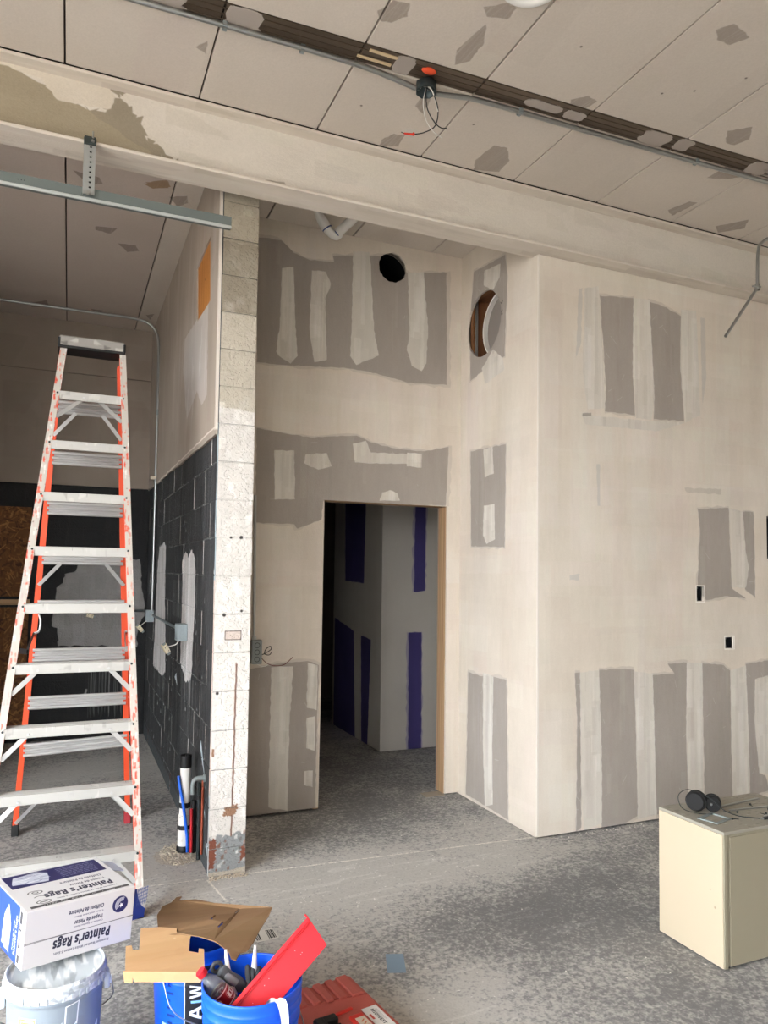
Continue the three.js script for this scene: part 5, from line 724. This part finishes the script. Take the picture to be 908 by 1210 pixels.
// ---------------------------------------------------------------- pipes at the foot of the block wall
{
  const px = 0.655, pz = -4.38;
  const pm = sheet(0, 0, 0.2, 0.6, 500, '#e3e0da', (g) => { for (let i = 0; i < 90; i++) { g.fillStyle = `rgba(${rnd() < 0.6 ? '120,110,100' : '200,190,178'},${rr(0.15, 0.6)})`; const x = rr(0, 0.2), y = rr(0, 0.6), s = rr(0.001, 0.008); ragged(g, [[x, y], [x + s, y], [x + s, y + s * 2], [x, y + s]], 0.002, 0.005, 1); } });
  const W = thing('drain_pipe', 'white drain stub with black tape on top, rising from the floor by the black wall', 'pipe', [px, 0, pz]);
  part('pipe', lathe([[0.001, 0], [0.03, 0], [0.03, 0.5], [0.027, 0.5], [0.027, 0.3], [0.001, 0.3]], 28), M({ map: pm, roughness: 0.5 }), W);
  part('coupling', merge([lathe([[0.03, 0.02], [0.036, 0.02], [0.036, 0.2], [0.034, 0.205], [0.03, 0.205]], 28)]), M({ map: pm, roughness: 0.5 }), W);
  part('tape_cap', merge([lathe([[0.0315, 0.47], [0.033, 0.48], [0.0325, 0.525], [0.034, 0.54], [0.028, 0.535], [0.02, 0.525], [0.001, 0.52]], 20), rbox(0.03, 0.02, 0.02, 0.004, 0.01, 0.535, 0.01)]), black, W);
  part('tape_band', merge([lathe([[0.037, 0.125], [0.0395, 0.127], [0.0395, 0.148], [0.037, 0.15]], 24), lathe([[0.037, 0.0], [0.043, 0.002], [0.041, 0.03], [0.037, 0.035]], 20), lathe([[0.031, 0.245], [0.033, 0.25], [0.033, 0.27], [0.031, 0.275]], 20)]), black, W);
  const tub = (name, label, pts, r, color) => solo(name, label, 'tube', tube(pts, r, 40, 8), M({ color, roughness: 0.4 }));
  tub('water_tube', 'blue water tube leaning against the white drain stub', [[px + 0.012, 0.01, pz + 0.055], [px + 0.008, 0.1, pz + 0.052], [px - 0.012, 0.25, pz + 0.048], [px - 0.035, 0.38, pz + 0.03], [px - 0.042, 0.43, pz + 0.02]], 0.0085, 0x1763d6);
  tub('water_tube', 'short red water tube beside the blue one', [[px + 0.03, 0.01, pz + 0.066], [px + 0.03, 0.15, pz + 0.066], [px + 0.028, 0.25, pz + 0.064]], 0.0085, 0xb8222c);
  solo('pipe_wrap', 'black insulation sleeve round the tubes at the foot of the drain stub', 'insulation', merge([rod([px + 0.044, 0, pz + 0.04], [px + 0.044, 0.15, pz + 0.04], 0.0195, 16), rod([px + 0.044, 0.15, pz + 0.04], [px + 0.044, 0.29, pz + 0.04], 0.014, 12)]), black);
  const C = thing('copper_pipe', 'thin reddish copper pipe against the black block wall', 'pipe', [0.712, 0.06, -4.13]); part('pipe', rod([0, 0, 0], [0.0, 0.36, 0], 0.0065, 10), M({ color: 0xa5523a, roughness: 0.55, metalness: 0.3 }), C);
  const Vv = thing('hose_valve', 'grey metal valve with elbow on the black block wall above the drain stub', 'valve', [0.7, 0.45, -4.12]);
  part('elbow', tube([[0.02, 0.02, 0], [-0.01, 0.022, 0], [-0.035, 0.015, 0.0], [-0.045, -0.01, 0], [-0.045, -0.06, 0]], 0.012, 24, 10), galvDull, Vv);
  part('flange', new THREE.CylinderGeometry(0.022, 0.022, 0.008, 18).rotateZ(Math.PI / 2).translate(0.016, 0.02, 0), galvDull, Vv);
  part('lever', rbox(0.012, 0.07, 0.006, 0.002, -0.015, -0.03, 0.02), darkMetal, Vv); part('nut', new THREE.CylinderGeometry(0.013, 0.013, 0.02, 6).translate(-0.015, -0.075, 0.018), black, Vv);
  solo('grey_conduit', 'grey vertical conduit strip behind the drain stub', 'conduit', rod([0.71, 0, -4.22], [0.71, 0.42, -4.22], 0.011, 12), darkMetal);
}
// ---------------------------------------------------------------- conduit and boxes in the left bay
{
  const K = thing('conduit', 'thin steel conduit running under the left bay ceiling and bending down its corner', 'conduit', [0.69, 1.25, -6.88]);
  const at = (g) => g.translate(-0.69, -1.25, 6.88);
  part('pipe', at(tube([[-1.2, 3.86, -6.88], [-0.6, 3.86, -6.88], [0.1, 3.86, -6.88], [0.44, 3.86, -6.88], [0.58, 3.84, -6.88], [0.66, 3.77, -6.88], [0.69, 3.64, -6.88], [0.695, 3.4, -6.88], [0.697, 2.6, -6.88], [0.698, 1.9, -6.87], [0.698, 1.24, -6.88]], 0.0125, 160, 8)), galv, K);
  each('strap', [at(rbox(0.03, 0.05, 0.035, 0.004, 0.7, 3.03, -6.88)), at(rbox(0.028, 0.03, 0.03, 0.004, 0.7, 2.41, -6.88))], galvDull, K);
  part('outlet_stub', at(rbox(0.05, 0.03, 0.03, 0.004, 0.675, 2.43, -6.88)), M({ color: 0xc9bfa8 }), K);
  const bx = (label, p, s, outletTurn) => {
    const B = thing('junction_box', label, 'junction box', p);
    const [w, h, d] = s;
    part('box', merge([rbox(0.003, h, d, 0.001, w - 0.0015, 0, 0), rbox(w, h, 0.003, 0.001, w / 2, 0, d / 2), rbox(w, h, 0.003, 0.001, w / 2, 0, -d / 2), rbox(w, 0.003, d, 0.001, w / 2, h / 2, 0), rbox(w, 0.003, d, 0.001, w / 2, -h / 2, 0)]), M({ color: 0x98a3a6, metalness: 0.4, roughness: 0.5 }), B);
    const kn = []; for (const y of [-0.028, 0.002, 0.032]) kn.push(new THREE.TorusGeometry(0.011, 0.0012, 6, 18).translate(w / 2, y, d / 2 + 0.0016)); each('knockout', kn, galvDull, B);
    return B;
  };
  bx('steel junction box in the corner of the left bay under the conduit', [0.65, 1.19, -6.88], [0.062, 0.1, 0.1]);
  bx('larger steel junction box on the white paint stripe of the black block wall', [0.652, 1.2, -4.92], [0.064, 0.105, 0.11]);
  const link = thing('conduit_link', 'straight conduit joining the two junction boxes on the black block wall', 'conduit', [0.7, 1.2, -5.9]);
  part('pipe', rod([0, 0, -0.93], [0, 0, 0.94], 0.0105, 10), galvDull, link);
  part('connector', merge([rod([0, 0, 0.88], [0, 0, 0.93], 0.016, 10), rod([0, 0, -0.93], [0, 0, -0.88], 0.016, 10)]), galv, link);
  solo('conduit_branch', 'dark conduit running from the corner junction box along the rear wall', 'conduit', tube([[0.7, 1.2, -6.93], [0.7, 1.2, -7.4], [0.69, 1.2, -7.55], [0.6, 1.2, -7.57], [0.2, 1.2, -7.575], [0.15, 1.2, -7.575]], 0.0115, 50, 8, 0.2), darkMetal);
  const outlet = (label, p, rot, wireTo) => {
    const O = thing('hanging_outlet', label, 'outlet', p, undefined);
    const g = new THREE.Group(); g.name = 'receptacle'; g.rotation.set(...rot); O.add(g);
    part('body', rbox(0.034, 0.068, 0.028, 0.004, 0, 0, -0.012), M({ color: 0xd9cba6, roughness: 0.5 }), g); part('face', rbox(0.03, 0.062, 0.008, 0.003, 0, 0, 0.004), M({ color: 0xe7dcc0, roughness: 0.5 }), g);
    each('slot', [-0.017, 0.017].flatMap((y) => [box(0.003, 0.009, 0.002, -0.006, y, 0.0085), box(0.003, 0.009, 0.002, 0.006, y, 0.0085)]), black, g); part('strap', merge([rbox(0.022, 0.1, 0.002, 0.0008, 0, 0, 0)]), galvDull, g);
    part('wire', tube(wireTo, 0.0035, 20, 6), whiteWire, O);
  };
  outlet('ivory outlet dangling on wires below the larger junction box', [0.6, 1.09, -4.96], [0.3, 0.35, 0.5], [[0.0, 0.01, -0.01], [0.035, 0.02, 0.0], [0.06, 0.03, 0.01], [0.08, 0.07, 0.03]]);
  outlet('ivory outlet dangling on wires below the corner junction box', [0.6, 1.08, -6.86], [0.2, 0.3, 0.7], [[0.0, 0.02, -0.01], [0.03, 0.05, 0], [0.055, 0.07, 0.01], [0.07, 0.09, 0.0]]);
  outlet('ivory outlet hanging on the grey paint patch behind the ladder', [0.2, 1.16, -7.5], [0.1, 0.2, 1.3], [[0, 0, -0.01], [-0.02, 0.03, -0.03], [-0.03, 0.02, -0.05], [-0.03, 0.02, -0.07]]);
}
// box beside the block wall end
{
  const B = thing('outlet_box', 'grey steel outlet box with loose wires on the drywall beside the white block end', 'junction box', [1.141, 1.075, -4.752]);
  part('box', rbox(0.066, 0.155, 0.05, 0.004, 0, 0, 0), M({ color: 0x8f9695, metalness: 0.35, roughness: 0.55 }), B);
  each('knockout', [-0.045, 0, 0.045].map((y) => new THREE.TorusGeometry(0.016, 0.0018, 6, 20).translate(0.0, y, 0.0255)), darkMetal, B);
  part('wire', tube([[0.033, -0.02, 0.01], [0.07, 0.0, 0.02], [0.095, 0.02, 0.02], [0.09, 0.035, 0.01], [0.06, 0.02, 0.02], [0.05, -0.01, 0.02], [0.08, -0.02, 0.02], [0.1, 0.0, 0.02]], 0.0026, 50, 6), blackWire, B);
  part('wire', tube([[0.033, -0.04, 0.01], [0.07, -0.075, 0.02], [0.12, -0.09, 0.03], [0.18, -0.085, 0.03], [0.225, -0.05, 0.03], [0.24, -0.035, 0.03]], 0.0024, 40, 6), M({ color: 0x6d3030 }), B);
  part('wire', tube([[0.0, -0.075, 0.02], [0.03, -0.09, 0.02], [0.06, -0.09, 0.02], [0.08, -0.075, 0.02]], 0.0026, 20, 6), whiteWire, B);
  solo('wall_conduit', 'thin conduit dropping to the grey outlet box beside the white block end', 'conduit', merge([rod([1.128, 1.15, -4.765], [1.115, 2.1, -4.765], 0.0095, 8), rod([1.128, 1.15, -4.765], [1.128, 1.18, -4.765], 0.015, 10)]), galv);
}
// ---------------------------------------------------------------- under the beam
{
  const S = thing('strut_rail', 'galvanised steel channel hung level below the beam, ending at the block wall', 'metal channel', [-0.3, 3.38, -3.71]);
  part('channel', merge([box(2.53, 0.052, 0.003, -0.255, 0, 0.018), box(2.53, 0.003, 0.036, -0.255, 0.026, 0), box(2.53, 0.003, 0.036, -0.255, -0.026, 0), box(2.53, 0.012, 0.003, -0.255, -0.031, 0.019)]), M({ color: 0x6f7876, metalness: 0.35, roughness: 0.5 }), S);
  part('lower_lip', rbox(2.53, 0.016, 0.012, 0.004, -0.255, -0.03, 0.024), M({ color: 0xc3c9c8, metalness: 0.5, roughness: 0.35 }), S);
  const hs = []; for (const i of [3, 8, 11, 13]) for (const d of [-0.014, 0, 0.012]) hs.push(new THREE.CylinderGeometry(0.0026, 0.0026, 0.002, 8).rotateX(Math.PI / 2).translate(-1.45 + i * 0.115 + d, 0.004 * ((i % 2) - 0.5), 0.02)); each('dimple', hs, darkMetal, S);
  part('bolt', new THREE.CylinderGeometry(0.009, 0.009, 0.014, 6).rotateX(Math.PI / 2).translate(0.338, 0, 0.026), galv, S);
  const H = thing('perforated_hanger', 'perforated steel strap clamped to the beam, holding the steel channel', 'bracket', [0.031, 3.4, -3.678]);
  const sh = rectShape(-0.026, -0.03, 0.026, 0.225); for (let i = 0; i < 10; i++) { const h = new THREE.Path(); h.absarc(0.004, -0.02 + i * 0.0245, 0.0052, 0, Math.PI * 2, true); sh.holes.push(h); }
  part('strap', merge([extrude(sh, 0.003), box(0.003, 0.255, 0.03, -0.0255, 0.0975, -0.014)]), M({ color: 0x9da09d, metalness: 0.4, roughness: 0.5 }), H);
  part('shade_back_plate', box(0.05, 0.25, 0.002, 0, 0.1, -0.029), black, H);  // channel back coloured black to put shade into the strap holes
  part('clamp', merge([rbox(0.056, 0.034, 0.03, 0.004, 0, 0.225, -0.002), rbox(0.05, 0.012, 0.05, 0.003, 0, 0.246, -0.02)]), M({ color: 0x3d4443, metalness: 0.4, roughness: 0.5 }), H);
  part('set_screw', merge([rod([0.012, 0.22, 0.008], [0.012, 0.275, 0.008], 0.004, 8), new THREE.CylinderGeometry(0.008, 0.008, 0.008, 6).translate(0.012, 0.222, 0.02)]), galv, H);
  part('bolt', new THREE.CylinderGeometry(0.011, 0.011, 0.012, 6).rotateX(Math.PI / 2).translate(-0.004, -0.028, 0.012), galv, H);
}
// ---------------------------------------------------------------- ceiling wiring
{
  const K = thing('ceiling_conduit', 'long steel conduit under the bare joint band of the ceiling', 'conduit', [1.5, 3.955, -3.1]);
  part('pipe', merge([tube([[-3.4, 0.008, -0.05], [-2, 0.008, -0.035], [-0.9, 0.008, -0.008], [-0.35, 0.008, -0.002], [-0.16, 0.002, -0.012], [-0.03, -0.012, -0.014]], 0.0125, 60, 8), tube([[0.08, -0.012, -0.012], [0.2, 0.002, -0.004], [0.36, 0.008, 0.008], [1.2, 0.008, 0.026], [2.4, 0.008, 0.06], [3.6, 0.008, 0.09]], 0.0125, 60, 8)]), galv, K);
  each('strap', [[-0.95, -0.015], [-0.6, -0.012], [0.55, 0.01], [1.72, 0.04]].map(([x, z]) => rbox(0.022, 0.026, 0.036, 0.003, x, 0.01, z)), galvDull, K);
  const J = thing('octagon_box', 'dark octagonal ceiling box with loose wires hanging out', 'junction box', [1.525, CEIL, -3.11]);
  part('box', merge([lathe([[0.001, -0.002], [0.052, -0.002], [0.052, -0.045], [0.049, -0.047], [0.049, -0.012], [0.001, -0.012]], 8), box(0.014, 0.003, 0.012, 0.045, -0.045, 0), box(0.014, 0.003, 0.012, -0.045, -0.045, 0)]), M({ color: 0x4a5557, metalness: 0.55, roughness: 0.4 }), J);
  each('clamp', [rbox(0.02, 0.014, 0.014, 0.003, -0.01, -0.02, 0.012), rbox(0.016, 0.014, 0.016, 0.003, 0.02, -0.018, -0.006), rbox(0.014, 0.012, 0.014, 0.003, -0.028, -0.018, -0.012)], galv, J);
  part('wire', tube([[-0.01, -0.02, 0.0], [0.02, -0.06, 0.03], [0.055, -0.13, 0.02], [0.05, -0.2, 0.0], [0.0, -0.235, -0.02], [-0.06, -0.255, -0.03]], 0.0028, 50, 6), blackWire, J);
  part('wire', tube([[0.0, -0.02, 0.0], [-0.005, -0.08, 0.01], [0.005, -0.14, 0.01], [0.05, -0.185, 0.0], [0.09, -0.195, -0.01], [0.12, -0.19, -0.01]], 0.0028, 50, 6), blackWire, J);
  part('wire', tube([[-0.03, -0.01, 0.01], [0.01, -0.05, 0.035], [0.045, -0.1, 0.02], [0.055, -0.14, 0.02]], 0.0028, 40, 6), whiteWire, J);
  part('wire', tube([[0.0, -0.02, 0.0], [-0.015, -0.1, 0.0], [0.0, -0.18, 0.0], [0.04, -0.23, 0], [0.09, -0.25, 0]], 0.0024, 50, 6), whiteWire, J);
  part('wire_nut', merge([rod([-0.05, -0.253, -0.028], [-0.1, -0.257, -0.034], 0.0055, 10, 0.004), rbox(0.01, 0.014, 0.01, 0.002, -0.052, -0.252, -0.028)]), redPlastic, J, 'red wire connector');
  part('bare_end', rod([-0.1, -0.257, -0.034], [-0.115, -0.253, -0.036], 0.002, 6), darkMetal, J);
  const Lt = thing('ceiling_light', 'round white ceiling light cut off by the top edge, switched off', 'light fixture', [1.63, CEIL, -2.37]);
  part('trim_ring', lathe([[0.11, -0.001], [0.135, -0.002], [0.138, -0.012], [0.13, -0.02], [0.112, -0.022], [0.1, -0.016], [0.098, -0.001]], 48), whitePlastic, Lt);
  part('diffuser', lathe([[0.001, -0.01], [0.098, -0.01], [0.099, -0.004], [0.001, -0.004]], 40), M({ color: 0xcfcdca, roughness: 0.4 }), Lt);
  part('inner_ring', new THREE.TorusGeometry(0.06, 0.004, 8, 36).rotateX(Math.PI / 2).translate(0, -0.011, 0), M({ color: 0x8f8d8b, roughness: 0.4 }), Lt);
  const R = thing('bent_conduit', 'bent steel conduit stub hanging before the beam at the right edge', 'conduit', [4.35, 3.62, -3.6]);
  part('upper_bend', tube([[0.35, 0.34, 0.3], [0.12, 0.36, 0.06], [0.04, 0.32, 0.0], [0.008, 0.25, 0], [0.0, 0.12, 0], [-0.002, 0.0, 0]], 0.011, 60, 8), galv, R);
  part('lower_stub', rod([-0.004, -0.005, 0], [-0.31, -0.39, 0], 0.0105, 10), galv, R);
  part('coupling', merge([rod([-0.002, -0.022, 0], [-0.002, 0.022, 0], 0.017, 12), rbox(0.05, 0.012, 0.012, 0.003, -0.01, 0.0, 0.012), new THREE.CylinderGeometry(0.006, 0.006, 0.03, 8).rotateZ(Math.PI / 2).translate(-0.045, -0.005, 0.01)]), galv, R);
}
// drain pipes over the doorway wall
{
  const D = thing('drain_elbow', 'white plastic drain elbow with blue bands below the ceiling above the doorway', 'pipe', [1.55, 3.84, -4.5]);
  const wp = M({ color: 0xdcd9d2, roughness: 0.4 }), bl = M({ color: 0x1d3f7a, roughness: 0.5 });
  part('elbow', tube([[-0.13, 0.15, 0.0], [-0.11, 0.09, 0], [-0.08, 0.04, 0.0], [-0.04, 0.0, 0], [0.0, -0.02, 0.0], [0.03, 0.0, 0.0]], 0.03, 40, 16), wp, D);
  part('pipe', rod([0.005, -0.012, 0.0], [0.15, 0.14, 0.06], 0.031, 20), wp, D);
  part('collar', rod([-0.098, 0.07, 0], [-0.06, 0.018, 0], 0.034, 20), wp, D);
  part('blue_band', merge([rod([-0.0595, 0.0195, 0], [-0.055, 0.013, 0], 0.0345, 20), rod([0.004, -0.012, 0], [0.008, -0.008, 0.002], 0.0335, 20)]), bl, D);
}
// outlet boxes in the right wall
for (const [x, y, w, h, lb] of [[3.9965, 1.485, 0.05, 0.09, 'empty dark switch box set in the right wall beside the grey paper'], [4.265, 1.144, 0.066, 0.066, 'small square dark outlet box set low in the right wall'], [4.6875, 1.895, 0.07, 0.3, 'tall dark panel box at the right edge of the right wall']]) {
  const B = thing('wall_box', lb, 'outlet box', [x, y, -3.83]);
  part('box', merge([box(w + 0.01, h + 0.01, 0.003, 0, 0, -0.045), box(0.003, h + 0.01, 0.06, -w / 2 - 0.003, 0, -0.016), box(0.003, h + 0.01, 0.06, w / 2 + 0.003, 0, -0.016), box(w + 0.01, 0.003, 0.06, 0, h / 2 + 0.003, -0.016), box(w + 0.01, 0.003, 0.06, 0, -h / 2 - 0.003, -0.016)]), M({ color: 0x16181c, roughness: 0.6 }), B);
  each('screw_ear', [rbox(0.014, 0.012, 0.004, 0.001, 0, h / 2 - 0.006, 0.008), rbox(0.014, 0.012, 0.004, 0.001, 0, -h / 2 + 0.006, 0.008)], M({ color: 0x3a3d42, roughness: 0.5 }), B);
}
renderer.render(scene, camera);
